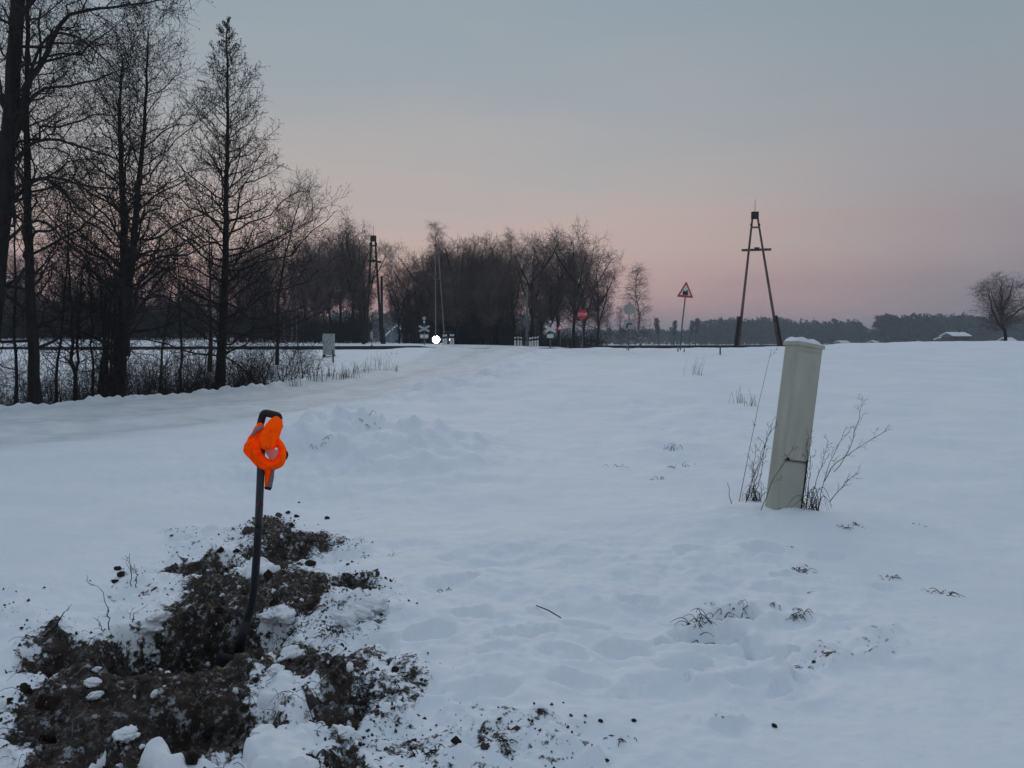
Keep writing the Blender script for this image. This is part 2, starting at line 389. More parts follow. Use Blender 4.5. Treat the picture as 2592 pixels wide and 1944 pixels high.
MOUND = [((930, 1165), 1.2, 1.5, .40, .3), ((830, 1140), .8, .9, .16, 0), ((1060, 1140), 1.1, 1.3, .16, 0), ((1350, 1020), 2.2, 2.2, .18, 0),
         ((1640, 1330), 1.3, .35, .05, 0.03), ((1190, 1490), .35, .22, .06, 0), ((1360, 1700), .42, .5, .05, .4), ((150, 1600), .5, .35, .07, 0),
         ((1960, 1330), 1.0, .7, .10, 0), ((1020, 1580), .28, .25, .06, 0), ((600, 1420), .22, .16, .05, 0), ((900, 1570), .22, .15, .07, 0),
         ((770, 1530), .3, .25, .05, 0), ((690, 1395), .25, .2, .05, 0), ((400, 1800), .5, .35, .04, 0), ((740, 1860), .34, .3, .07, .4), ((1650, 1900), .8, .25, .05, -.5)]
def spots(lst):
    out = []
    for (u, v), a, b, h, t in lst:
        if a > 0:
            p = Pz(u, v, 0.0); out.append((p[0], p[1], a, b, h, math.cos(t), math.sin(t)))
    return out
SPOTS = [(s, 'p') for s in spots(PITS)] + [(s, 'f') for s in spots(FOOT)] + [(s, 'm') for s in spots(MOUND)]

def dirt_field(x, y):
    D = np.full(x.shape, -0.3)
    m = (x > -4.5) & (x < 2.8) & (y > 2.0) & (y < 8.2)
    if not m.any(): return D
    X, Y = x[m], y[m]
    wx = X + 0.10 * fbm(X * 5, Y * 5, 4, 5); wy = Y + 0.12 * fbm(X * 5, Y * 5, 4, 9)
    d = np.full(X.shape, -9.0)
    for p in SOIL: d = np.maximum(d, sd_poly(wx, wy, p))
    for p in SNOWCUT: d = np.minimum(d, -sd_poly(wx, wy, p))
    for (cx, cy, a_, b_, h_, c_, s_), kind_ in SPOTS:
        if kind_ == 'p':
            e_ = np.sqrt(((((X - cx) * c_ + (Y - cy) * s_) / a_) ** 2 + ((-(X - cx) * s_ + (Y - cy) * c_) / b_) ** 2))
            d = np.maximum(d, (1.25 - e_) * min(a_, b_))
    for p in CLUMPS: d = np.maximum(d, sd_poly(wx, wy, p) * .5 - .02)
    o = np.clip(0.5 + d * 3.6, -0.3, 0.86) + 0.22 * fbm(X * 3.2, Y * 3.2, 3, 13) * (d > -.05)
    for p, k in SPARSE:
        s = sd_poly(wx, wy, p)
        o = np.maximum(o, np.where(s > -0.12, k + np.minimum(s, 0.0) * 3.0 + 0.10 * fbm(X * 7, Y * 7, 3, 77), -0.3))
    D[m] = o
    return D

def base_z(x, y):
    z = np.zeros(x.shape)
    fx = np.clip(x, -90, 90); fy = np.clip(y, -12, 140)
    ch = 200000
    sh_ = x.shape
    X, Y, Z = fx.ravel(), fy.ravel(), np.zeros(x.size)
    for i in range(0, X.size, ch):
        a = X[i:i + ch, None] - CTRL[None, :, 0]; b = Y[i:i + ch, None] - CTRL[None, :, 1]
        Z[i:i + ch] = _phi(a * a + b * b) @ _W[:-1] + _W[-1]
    z = Z.reshape(sh_)
    far = sstep(100, 170, np.hypot(x * 0.8, y))
    return z * (1 - far) + (-1.0) * far
RAIL_Y = 55.0
def rail_z(x): return 0.95 + 0.0022 * np.clip(x, -80, 80)

def zg(x, y, fine=True):
    x = np.asarray(x, float); y = np.asarray(y, float)
    z = base_z(x, y)
    # railway bed
    k = 1 - sstep(1.6, 5.0, np.abs(y - RAIL_Y))
    kr = k * (1 - sstep(14, 22, x))
    z = z * (1 - kr) + rail_z(x) * kr
    s = sd_line(x, y, LEFT_EDGE); t = sd_line(x, y, RIGHT_EDGE)
    near = (1 - sstep(26, 38, y))
    z = z - 0.95 * sstep(0.35, 3.0, -s) * (1 - sstep(9, 17, -s)) * near                    # the bank falls away behind the road
    z = z + 0.13 * np.exp(-((s + 0.15) / 0.38) ** 2) * (0.7 + 1.4 * fbm(x * 2.2, y * 2.2, 3, 3) + 1.0 * fbm(x * 7, y * 7, 2, 4)) * (1 - sstep(30, 48, y))
    berm = np.exp(-((t - 1.2) / 1.1) ** 2) * sstep(14, 21, y) * (1 - sstep(36, 50, y))
    lump = fbm(x * 1.1, y * 1.1, 4, 21)
    z = z + berm * (0.16 + 0.34 * lump)
    road = sstep(-0.2, 0.5, s) * sstep(-0.2, 0.5, -t)
    off = 1 - road
    rut = np.sin((s / np.maximum(s - t, 0.5)) * math.pi * 4.0)
    z = z + road * 0.05 * rut * (1 - sstep(50, 60, y)) + road * 0.02 * fbm(x * 2.5, y * 1.2, 3, 31)
    z = z + off * (0.10 * fbm(x * 0.35, y * 0.35, 3, 41) + 0.036 * fbm(x * 1.6, y * 1.6, 5, 43)) * sstep(1.5, 5, y) * (1 - sstep(100, 160, y))
    for (cx, cy, a, b, h, c, sn), kind in SPOTS:
        dx, dy = x - cx, y - cy
        m = (np.abs(dx) < 3.2 * max(a, b)) & (np.abs(dy) < 3.2 * max(a, b))
        if not np.any(m): continue
        p, q = (dx[m] * c + dy[m] * sn) / a, (-dx[m] * sn + dy[m] * c) / b
        rr = p * p + q * q
        if kind == 'm': w = np.exp(-rr * 0.9) * (1 + 0.6 * fbm(x[m] * 2.0 / max(a, .5), y[m] * 2.0 / max(a, .5), 4, 51))
        elif kind == 'f': w = np.exp(-(rr * (1 + 1.2 * fbm(x[m] * 9, y[m] * 9, 3, 53))) ** 3 * 0.8) - 0.22 * np.exp(-(np.sqrt(rr) - 1.45) ** 2 * 9)
        else: w = np.exp(-(rr * (1 + 0.5 * fbm(x[m] * 6, y[m] * 6, 3, 57))) ** 4 * 0.7)
        zz = z.copy() if z.ndim else z
        zz[m] = z[m] + h * w
        z = zz
    # ploughed clods on the bank beside the road and around the digging
    cl = np.maximum(np.exp(-(((x + 1.9) / 1.7) ** 2 + ((y - 11.0) / 2.4) ** 2)), 0.6 * berm)
    z = z + cl * 0.20 * np.maximum(0, fbm(x * 2.3, y * 2.3, 4, 62)) + cl * 0.17 * np.maximum(0, fbm(x * 5, y * 5, 3, 63)) + cl * 0.035 * fbm(x * 11, y * 11, 3, 65)
    slope = np.exp(-(((x - 2.5) / 5.0) ** 2 + ((y - 15) / 9.0) ** 2)) * off
    z = z + slope * (0.10 * fbm(x * 0.9, y * 0.9, 4, 67) + 0.05 * np.maximum(0, fbm(x * 2.6, y * 2.6, 3, 69)))
    tr_ = np.exp(-(((x + 1.2) / 1.9) ** 4 + ((y - 4.6) / 1.8) ** 4)) + 0.8 * np.exp(-(((x - 1.4) / 1.0) ** 4 + ((y - 4.9) / 1.3) ** 4)) + .35 * np.exp(-(((x - 0.2) / 2.5) ** 4 + ((y - 4.5) / 2.5) ** 4))
    z = z + np.minimum(tr_, 1) * (0.045 * fbm(x * 2.6, y * 2.6, 4, 101) + 0.035 * np.maximum(0, fbm(x * 8, y * 8, 3, 103)) - 0.05 * np.maximum(0, fbm(x * 4.6, y * 4.6, 2, 105) - .12))
    mm = (x > -4.5) & (x < 2.8) & (y > 2.0) & (y < 8.2)
    if np.any(mm):
        X, Y = x[mm], y[mm]
        D = dirt_field(X, Y)
        w = sstep(0.25, 0.75, D)
        ru = 0.05 * fbm(X * 7, Y * 7, 4, 71) + 0.045 * np.abs(fbm(X * 15, Y * 15, 3, 75)) + 0.022 * fbm(X * 40, Y * 40, 2, 79)
        edge = np.exp(-((D - 0.42) / 0.16) ** 2)
        add = w * (0.02 + ru) + edge * 0.035 * (0.6 + 1.5 * fbm(X * 9, Y * 9, 3, 83))
        zz = z.copy(); zz[mm] = z[mm] + add; z = zz
    return z
def z1(x, y): return float(zg(np.array([x], float), np.array([y], float))[0])
def gpx(u, v, dmax=140.0):        # ground point seen at a photo pixel
    r = ray(u, v)
    t = np.concatenate([np.linspace(2, 12, 400), np.linspace(12.05, dmax, 1200)])
    q = np.array([0, 0, EYE]) + r[None] * (t / r[1])[:, None]
    h = zg(q[:, 0], q[:, 1])
    i = np.argmax(q[:, 2] <= h)
    if q[i, 2] > h[i]: i = len(t) - 1
    return np.array([q[i, 0], q[i, 1], h[i]])

# ------------------------------------------------------------------ ground sheet
def gstep(a, b, f):
    n = int(math.log(b / a) / f) + 1
    return np.geomspace(a, b, n, endpoint=False)
rr_ = np.concatenate([gstep(0.7, 2.6, 0.03), gstep(2.6, 8.0, 0.0045), gstep(8.0, 75, 0.0105), gstep(75, 1500, 0.05), [1500]])
th_ = np.radians(np.concatenate([np.linspace(-75, -35, 60, endpoint=False), np.linspace(-35, 35, 600), np.linspace(35, 75, 61)[1:]]))
RR, TT = np.meshgrid(rr_, th_, indexing='ij')
GX, GY = RR * np.sin(TT), RR * np.cos(TT)
GY = GY - 0.0
GZ = zg(GX.ravel(), GY.ravel())
nr, nt = RR.shape
ii = np.arange(nr * nt).reshape(nr, nt)
quads = np.stack([ii[:-1, :-1], ii[:-1, 1:], ii[1:, 1:], ii[1:, :-1]], -1).reshape(-1, 4)[:, ::-1]
gme = mk_mesh('snow_ground', np.stack([GX.ravel(), GY.ravel(), GZ], 1), quads)
smooth(gme)
def attr(me, name, arr):
    a = me.attributes.new(name, 'FLOAT', 'POINT'); a.data.foreach_set('value', np.asarray(arr, np.float32))
attr(gme, 'dirt', dirt_field(GX.ravel(), GY.ravel()))
_s = sd_line(GX.ravel(), GY.ravel(), LEFT_EDGE); _t2 = sd_line(GX.ravel(), GY.ravel(), RIGHT_EDGE)
_road = sstep(-0.4, 0.9, _s) * sstep(-1.0, 1.0, -_t2)
# beside the crossing the packed track spreads over the open ground
_spread = np.exp(-(((GX.ravel() - 4.5) / 4.0) ** 2 + ((GY.ravel() - 44) / 6.0) ** 2)) * 0.55
_lanes = 0.55 + 0.45 * np.cos((_s / np.maximum(_s - _t2, 0.5)) * math.pi * 4.0)
attr(gme, 'road', np.maximum(_road * (0.45 + 0.55 * _lanes), _spread))

gm = bpy.data.materials.new('snow_and_soil'); gm.use_nodes = True
n, l = gm.node_tree.nodes, gm.node_tree.links
bsdf = n['Principled BSDF']; bsdf.inputs['Roughness'].default_value = 0.7; bsdf.inputs['Specular IOR Level'].default_value = 0.2
tco = n.new('ShaderNodeTexCoord')
def nz(scale, detail=5, rough=0.55):
    q = n.new('ShaderNodeTexNoise'); q.inputs['Scale'].default_value = scale; q.inputs['Detail'].default_value = detail; q.inputs['Roughness'].default_value = rough
    l.new(tco.outputs['Object'], q.inputs['Vector']); return q.outputs['Fac']
def at(name):
    q = n.new('ShaderNodeAttribute'); q.attribute_name = name; return q.outputs['Fac']
def mth(op, a, b=None, c=None, clamp=False):
    q = n.new('ShaderNodeMath'); q.operation = op; q.use_clamp = clamp
    for i, v in enumerate((a, b, c)):
        if v is None: continue
        if isinstance(v, (int, float)): q.inputs[i].default_value = v
        else: l.new(v, q.inputs[i])
    return q.outputs[0]
def mixc(f, a, b):
    q = n.new('ShaderNodeMix'); q.data_type = 'RGBA'
    for i, v in ((0, f), (6, a), (7, b)):
        if isinstance(v, (int, float)): q.inputs[i].default_value = v
        elif isinstance(v, tuple): q.inputs[i].default_value = (*v, 1)
        else: l.new(v, q.inputs[i])
    return q.outputs[2]
def rmp(f, a, b):
    q = n.new('ShaderNodeMapRange'); q.interpolation_type = 'SMOOTHSTEP'
    q.inputs['From Min'].default_value = a; q.inputs['From Max'].default_value = b
    l.new(f, q.inputs['Value']); return q.outputs[0]
snowc = mixc(rmp(nz(0.7, 6), 0.35, 0.65), (0.82, 0.85, 0.90), (0.88, 0.90, 0.93))
snowc = mixc(mth('MULTIPLY', rmp(nz(5.0, 6), 0.4, 0.75), 0.35), snowc, (0.79, 0.81, 0.86))
roadc = mixc(rmp(nz(1.6, 6), 0.35, 0.7), (0.46, 0.45, 0.445), (0.74, 0.74, 0.75))
rf = mth('MULTIPLY', at('road'), mth('MULTIPLY_ADD', nz(1.1, 5), 0.9, 0.25), clamp=True)
snowc = mixc(rf, snowc, roadc)
soilc = mixc(rmp(nz(10, 6), 0.35, 0.65), (0.026, 0.019, 0.015), (0.080, 0.058, 0.046))
soilc = mixc(rmp(nz(33, 6, 0.7), 0.50, 0.66), soilc, (0.21, 0.19, 0.185))       # frosted crumbs
soilc = mixc(mth('MULTIPLY', rmp(nz(21, 7, 0.7), 0.55, 0.64), 0.85), soilc, (0.62, 0.62, 0.65))   # snow bits among the soil
soilc = mixc(mth('MULTIPLY', rmp(nz(4.5, 4), 0.55, 0.7), 0.5), soilc, (0.045, 0.045, 0.034))
dn = mth('MULTIPLY_ADD', nz(24, 8, 0.72), 1.15, -0.575)
dn2 = mth('MULTIPLY_ADD', nz(5, 4), 0.5, -0.25)
dm = rmp(mth('ADD', at('dirt'), mth('ADD', dn, dn2)), 0.50, 0.60)
col = mixc(dm, snowc, soilc)
l.new(col, bsdf.inputs['Base Color'])
hsn = mth('MULTIPLY_ADD', nz(14, 6, 0.6), 0.35, mth('MULTIPLY', nz(3.0, 5), 0.8))
hso = mth('MULTIPLY', nz(30, 8, 0.75), 1.4)
hm = n.new('ShaderNodeMix'); hm.data_type = 'FLOAT'
l.new(dm, hm.inputs[0]); l.new(hsn, hm.inputs[2]); l.new(hso, hm.inputs[3])
bmp = n.new('ShaderNodeBump'); bmp.inputs['Strength'].default_value = 0.8; bmp.inputs['Distance'].default_value = 0.035
l.new(hm.outputs[0], bmp.inputs['Height']); l.new(bmp.outputs[0], bsdf.inputs['Normal'])
ground = link('snow_ground', gme, gm)
ground['kind'] = 'structure'

# ------------------------------------------------------------------ bare trees
def tubes(Pt, Rd, sides):
    """Pt (M,N,3), Rd (M,N) -> verts, quads"""
    M_, N_ = Rd.shape
    T = np.empty_like(Pt)
    T[:, 1:-1] = Pt[:, 2:] - Pt[:, :-2]; T[:, 0] = Pt[:, 1] - Pt[:, 0]; T[:, -1] = Pt[:, -1] - Pt[:, -2]
    T /= np.linalg.norm(T, axis=-1, keepdims=True) + 1e-9
    main = Pt[:, -1] - Pt[:, 0]
    ref = np.where((np.abs(main[:, 2]) > 0.75 * np.linalg.norm(main, axis=-1))[:, None], np.array([1.0, 0.13, 0]), np.array([0.0, 0.1, 1.0]))
    A = np.cross(T, ref[:, None, :]); A /= np.linalg.norm(A, axis=-1, keepdims=True) + 1e-9
    B = np.cross(T, A)
    q = 2 * np.pi * np.arange(sides) / sides
    V = Pt[:, :, None, :] + Rd[:, :, None, None] * (A[:, :, None, :] * np.cos(q)[:, None] + B[:, :, None, :] * np.sin(q)[:, None])
    idx = np.arange(M_ * N_ * sides).reshape(M_, N_, sides)
    nx = np.roll(idx, -1, axis=2)
    F = np.stack([idx[:, :-1], nx[:, :-1], nx[:, 1:], idx[:, 1:]], -1).reshape(-1, 4)
    return V.reshape(-1, 3), F
def join_tubes(groups):
    Vs, Fs, o = [], [], 0
    for Pt, Rd, s in groups:
        V, F = tubes(Pt, Rd, s); Vs.append(V); Fs.append(F + o); o += len(V)
    return np.concatenate(Vs), np.concatenate(Fs)
def unit(v): return v / (np.linalg.norm(v, axis=-1, keepdims=True) + 1e-9)
def grow(Pt, Rd, k, t0, t1, length, angle, n, g, up=0.0, curve=0.0, rf=0.5, rmax=9.0, rmin=0.004, wig=0.06, bias=None, tip=0.25, rel=False):
    M_, N_ = Rd.shape
    idx = np.repeat(np.arange(M_), k)
    t = (np.tile(np.arange(k), M_) + g.random(M_ * k)) / k * (t1 - t0) + t0
    f = t * (N_ - 1); i = np.minimum(f.astype(int), N_ - 2); w = (f - i)[:, None]
    pos = Pt[idx, i] * (1 - w) + Pt[idx, i + 1] * w
    tan = unit(Pt[idx, i + 1] - Pt[idx, i])
    rad = Rd[idx, i] * (1 - w[:, 0]) + Rd[idx, i + 1] * w[:, 0]
    az = np.arange(M_ * k) * 2.39996 + g.normal(0, 0.35, M_ * k)
    ref = np.where((np.abs(tan[:, 2]) > 0.9)[:, None], np.array([1.0, 0, 0]), np.array([0, 0, 1.0]))
    A = unit(np.cross(tan, ref)); B = np.cross(tan, A)
    perp = A * np.cos(az)[:, None] + B * np.sin(az)[:, None]
    if bias is not None: perp = unit(perp + bias)
    a = (angle(t) if callable(angle) else np.full(t.shape, angle)) * (1 + g.normal(0, 0.12, t.shape))
    d = tan * np.cos(a)[:, None] + perp * np.sin(a)[:, None]
    d[:, 2] += up; d = unit(d)
    L = (length(t) if callable(length) else np.full(t.shape, length)) * (0.65 + 0.7 * g.random(t.shape))
    if rel: L = L * np.linalg.norm(Pt[:, -1] - Pt[:, 0], axis=-1)[idx]
    s = np.linspace(0, 1, n)
    pts = pos[:, None] + (L[:, None] * s)[..., None] * d[:, None]
    pts[..., 2] += (L * curve)[:, None] * (s ** 2)[None]
    wv = np.cumsum(g.normal(0, 1, (len(t), n, 3)), axis=1) * (L * wig / n ** 0.5)[:, None, None]
    wv -= wv[:, :1]
    pts = pts + wv
    r0 = np.clip(np.minimum(rad * rf, rmax), rmin, None)
    rr = r0[:, None] * (1 - (1 - tip) * s)[None]
    return pts, np.maximum(rr, rmin * 0.6)
def stem(px, d, r0, r1, n=18, g=rng, wob=0.03):
    """a stem through pixels px at depth d (a number, or one per pixel)"""
    ds = d if hasattr(d, '__len__') else [d] * len(px)
    c = np.array([P(u, v, dd) for (u, v), dd in zip(px, ds)])
    s = np.concatenate([[0], np.cumsum(np.linalg.norm(np.diff(c, axis=0), axis=1))]); s /= s[-1]
    q = np.linspace(0, 1, n)
    pts = np.stack([np.interp(q, s, c[:, k]) for k in range(3)], 1)
    for _ in range(2): pts[1:-1] = 0.5 * pts[1:-1] + 0.25 * (pts[:-2] + pts[2:])
    pts[1:, :2] += g.normal(0, wob, (n - 1, 2))
    rr = r0 + (r1 - r0) * q ** 0.8
    rr[0] *= 1.35; rr[1] *= 1.1
    return pts, rr
def tree_thing(name, label, stems, groups, group=None, cat='tree', mt=M_bark, mc=M_twig, base=None):
    base = stems[0][0][0].copy() if base is None else base
    t = thing(name, label, cat, base, group)
    V, F = join_tubes([(p[None] - base, r[None], 9) for p, r in stems])
    me = mk_mesh('trunk', V, F); smooth(me)
    link('trunk', me, mt, t)
    V, F = join_tubes([(p - base, r, s) for p, r, s in groups])
    link('crown', mk_mesh('crown', V, F), mc, t)
    return t
def stack(stems):
    return np.stack([p for p, r in stems]), np.stack([r for p, r in stems])

G = np.random.default_rng(11)
def cones(tips, share, g, r=.014):
    p = tips[0][:, -1]; p = p[g.random(len(p)) < share]; m_ = len(p)
    s = np.linspace(0, 1, 3)
    q = p[:, None] + np.stack([0 * s, 0 * s, -.035 * s + .01], 1)[None] + g.normal(0, .012, (m_, 1, 3))
    return q, np.tile(np.array([.4, 1.0, .3]) * r, (m_, 1)) * (.7 + .6 * g.random(m_))[:, None], 4
# slender cone-shaped alder at the end of the row
D4 = 25.6
st = [stem([(553, 1016), (560, 900), (572, 620), (576, 330), (575, 50)], D4, 0.17, 0.012, 26, G, 0.012)]
Pt, Rd = stack(st)
HH = Pt[0, -1, 2] - Pt[0, 0, 2]
l1 = grow(Pt, Rd, 118, 0.11, 0.99, lambda t: 0.12 + 3.9 * np.clip(1.0 - t, 0, 1) ** 1.05 * np.minimum(1, 0.55 + t * 1.7), lambda t: 1.38 - 0.62 * t, 9, G, up=0.02, curve=0.13, rf=0.34, rmax=0.032, rmin=0.007, wig=0.09)
l2 = grow(*l1, 11, 0.2, 0.98, lambda t: 0.14 + 0.28 * (1 - t), 0.85, 5, G, up=0.12, curve=0.08, rf=0.5, rmin=0.007, wig=0.16, rel=True)
l3 = grow(*l2, 7, 0.15, 1.0, lambda t: 0.42 + 0 * t, 0.8, 3, G, up=0.12, rf=0.7, rmin=0.0056, wig=0.2, rel=True)
tree_thing('alder_tree', 'slender cone-shaped bare tree standing alone at the end of the roadside row', st, [(*l1, 4), (*l2, 3), (*l3, 3), cones(l3, .22, G)])
# forked twin-stem tree
D3 = 23.0
s1 = stem([(298, 1032), (306, 900), (316, 760), (312, 600), (306, 420), (302, 300), (310, 150)], D3, 0.20, 0.02, 24, G, 0.012)
s2 = stem([(310, 900), (322, 760), (338, 620), (352, 440), (368, 300), (372, 180), (374, 75)], D3, 0.15, 0.015, 24, G, 0.012)
Pt, Rd = stack([s1, s2])
l1 = grow(Pt, Rd, 46, 0.14, 0.985, lambda t: 0.5 + 2.9 * np.clip(1.05 - t, 0, 1) ** 0.8, lambda t: 1.3 - 0.6 * t, 9, G, up=0.06, curve=0.10, rf=0.36, rmax=0.045, rmin=0.008, wig=0.09)
l2 = grow(*l1, 9, 0.12, 0.98, lambda t: 0.3 + 0.85 * (1 - t), 0.85, 5, G, up=0.1, curve=0.1, rf=0.5, rmin=0.0055, wig=0.18)
l3 = grow(*l2, 8, 0.1, 1.0, 0.30, 0.85, 3, G, up=0.1, rf=0.7, rmin=0.0050, wig=0.22)
tree_thing('alder_tree', 'tall bare tree forking into two upright stems, second from the end of the roadside row', [s1, s2], [(*l1, 4), (*l2, 3), (*l3, 3), cones(l3, .22, G, .016)])
# thin straight trunk
D2 = 21.0
s1 = stem([(92, 1050), (84, 900), (72, 640), (66, 400), (70, 150), (72, -120)], D2, 0.155, 0.03, 24, G, 0.01)
Pt, Rd = stack([s1])
l1 = grow(Pt, Rd, 44, 0.14, 0.99, lambda t: 0.7 + 2.3 * np.clip(1.05 - t, 0, 1), lambda t: 1.15 - 0.4 * t, 8, G, up=0.15, curve=0.08, rf=0.34, rmax=0.04, rmin=0.008, wig=0.10)
l2 = grow(*l1, 9, 0.12, 0.98, lambda t: 0.3 + 0.7 * (1 - t), 0.85, 5, G, up=0.08, rf=0.5, rmin=0.0055, wig=0.2)
l3 = grow(*l2, 7, 0.1, 1.0, 0.28, 0.85, 3, G, rf=0.7, rmin=0.0050, wig=0.22)
tree_thing('alder_tree', 'straight thin-trunked bare tree just beside the thick leaning one', [s1], [(*l1, 4), (*l2, 3), (*l3, 3), cones(l3, .2, G)])
# thick leaning tree with long sweeping limbs
D1 = 20.2
s1 = stem([(-45, 1075), (-28, 900), (-8, 700), (12, 480), (30, 250), (45, 0), (58, -230)], D1, 0.25, 0.13, 24, G, 0.008)
limb_px = [([(60, 235), (110, 160), (150, 55), (190, 15), (225, 22), (265, 32), (300, 15), (440, -5)], .075),
           ([(28, 380), (85, 225), (110, 215), (140, 225), (190, 215), (240, 205), (290, 180), (330, 170)], .06),
           ([(40, 330), (100, 90), (140, 72), (190, 82), (230, 110), (262, 145), (300, 190), (330, 230)], .05),
           ([(20, 430), (60, 370), (110, 345), (170, 355), (230, 385), (280, 390), (330, 420), (390, 470)], .05),
           ([(5, 560), (60, 470), (110, 430), (150, 470), (190, 520), (250, 560), (300, 590), (350, 640)], .055),
           ([(0, 640), (60, 560), (110, 545), (150, 590), (190, 640), (240, 660), (290, 700), (330, 720)], .045),
           ([(45, 60), (90, -20), (150, -60), (220, -50), (290, -70), (350, -60), (400, -80), (440, -70)], .06),
           ([(25, 300), (-20, 220), (-60, 160), (-110, 120), (-160, 90), (-200, 70), (-240, 40), (-270, 20)], .06),
           ([(10, 500), (70, 455), (130, 440), (200, 470), (260, 480), (310, 470), (360, 490), (420, 500)], .045)]
lp, lr = [], []
for k, (px, r0) in enumerate(limb_px):
    dd = [D1 + (0.9 * math.sin(k * 2.1)) * j / 7.0 for j in range(8)]
    a = stem(px, dd, r0, 0.012, 14, G, 0.02); lp.append(a[0]); lr.append(a[1])
limbs = (np.stack(lp), np.stack(lr))
Pt, Rd = stack([s1])
l1x = grow(Pt, Rd, 26, 0.2, 0.98, 2.2, 1.1, 8, G, up=0.1, curve=0.05, rf=0.25, rmax=0.04, rmin=0.01, wig=0.2)
l1y = grow(*limbs, 13, 0.12, 1.0, lambda t: 0.6 + 1.0 * (1 - t), 0.95, 7, G, up=0.15, curve=0.1, rf=0.5, rmin=0.008, wig=0.2)
l2a = grow(*l1x, 9, 0.15, 1.0, 0.75, 0.9, 5, G, up=0.08, rf=0.5, rmin=0.006, wig=0.2)
l2b = grow(*l1y, 8, 0.15, 1.0, 0.55, 0.9, 5, G, up=0.08, rf=0.55, rmin=0.006, wig=0.2)
l3a = grow(*l2a, 6, 0.1, 1.0, 0.28, 0.9, 3, G, rf=0.7, rmin=0.0050, wig=0.22)
l3b = grow(*l2b, 6, 0.1, 1.0, 0.28, 0.9, 3, G, rf=0.7, rmin=0.0050, wig=0.22)
tree_thing('leaning_tree', 'thick dark leaning tree with long sweeping limbs at the edge of the picture', [s1],
           [(*limbs, 7), (*l1x, 4), (*l1y, 4), (*l2a, 3), (*l2b, 3), (*l3a, 3), (*l3b, 3), cones(l3b, .2, G)])
# smaller tree peeping out behind the alder
s1 = stem([(706, 985), (700, 860), (708, 700), (735, 600), (752, 520), (765, 488)], 40, 0.12, 0.01, 16, G, 0.03)
Pt, Rd = stack([s1])
l1 = grow(Pt, Rd, 40, 0.2, 0.98, lambda t: 0.7 + 2.4 * np.clip(1.05 - t, 0, 1), 0.8, 7, G, up=0.2, curve=0.1, rf=0.4, rmax=0.04, rmin=0.012, wig=0.15)
l2 = grow(*l1, 8, 0.15, 1.0, 0.7, 0.8, 4, G, up=0.15, rf=0.5, rmin=0.008, wig=0.2)
l3 = grow(*l2, 6, 0.1, 1.0, 0.35, 0.8, 3, G, up=0.1, rf=0.7, rmin=0.007, wig=0.2)
s1[0][0, 2] = z1(s1[0][0, 0], s1[0][0, 1]) - 0.2
tree_thing('alder_tree', 'smaller bare tree in the low field directly behind the cone-shaped one', [s1], [(*l1, 3), (*l2, 3), (*l3, 3)])

# saplings along the bank
SAPS = [([(42, 1070), (36, 900), (38, 700), (36, 500), (40, 330)], 22, .05, 'thin dark pole-like sapling nearest the thick leaning trunk'),
        ([(140, 1040), (146, 930), (160, 800), (172, 640), (180, 480)], 23, .045, 'thin sapling just beside the straight thin trunk'),
        ([(196, 1030), (182, 930), (180, 800), (176, 650), (170, 500)], 22.5, .06, 'darker upright sapling between the thin trunk and the bushy clump'),
        ([(190, 1030), (192, 920), (200, 800), (215, 660), (230, 520)], 24, .05, 'sapling leaning towards the forked tree'),
        ([(236, 1030), (232, 920), (230, 800), (226, 650), (240, 520)], 24, .04, 'slim lone sapling before the bushy multi-stem clump'),
        ([(455, 1010), (462, 900), (455, 790), (448, 640), (445, 560)], 29, .06, 'slender sapling between the forked tree and the cone-shaped one'),
        ([(400, 1015), (408, 920), (420, 820), (445, 700), (450, 600)], 30, .05, 'slender sapling close behind the forked tree'),
        ([(530, 1000), (533, 850), (532, 700), (528, 600), (522, 520)], 36, .13, 'greyish straight trunk half hidden just behind the cone-shaped tree')]
for px, d, r0, lab in SAPS:
    s1 = stem(px, d, r0, 0.008, 14, G, 0.02)
    p0 = s1[0][0]; s1[0][0, 2] = min(p0[2], z1(p0[0], p0[1]) - 0.05)
    Pt, Rd = stack([s1])
    l1 = grow(Pt, Rd, 26, 0.15, 0.98, lambda t: 0.5 + 1.1 * (1 - t), 1.0, 6, G, up=0.15, curve=0.1, rf=0.45, rmax=0.02, rmin=0.007, wig=0.2)
    l2 = grow(*l1, 7, 0.1, 1.0, 0.5, 0.9, 4, G, rf=0.6, rmin=0.005, wig=0.2)
    l3 = grow(*l2, 4, 0.1, 1.0, 0.25, 0.9, 3, G, rf=0.7, rmin=0.0045, wig=0.2)
    tree_thing('sapling', lab, [s1], [(*l1, 3), (*l2, 3), (*l3, 3)], 'saplings along the road bank')
# multi-stem clump beside the forked tree
sts = [stem([(u0, 1030), (u0 + 3, 950), (u1, 880), (u1 + dx, 760), (u1 + dx * 2, 640)], 22.6, .05, .01, 12, G, .01)
       for u0, u1, dx in ((255, 268, -12), (262, 268, -2), (270, 272, 6), (276, 280, 14), (250, 262, 20), (284, 290, 3))]
Pt, Rd = stack(sts)
l1 = grow(Pt, Rd, 12, 0.2, 1.0, 0.9, 0.8, 6, G, up=0.2, rf=0.5, rmin=0.007, wig=0.2)
l2 = grow(*l1, 7, 0.1, 1.0, 0.45, 0.9, 4, G, rf=0.6, rmin=0.005, wig=0.2)
tree_thing('willow_bush', 'clump of stems rising from one root against the forked tree', sts, [(*l1, 3), (*l2, 3)], cat='bush')

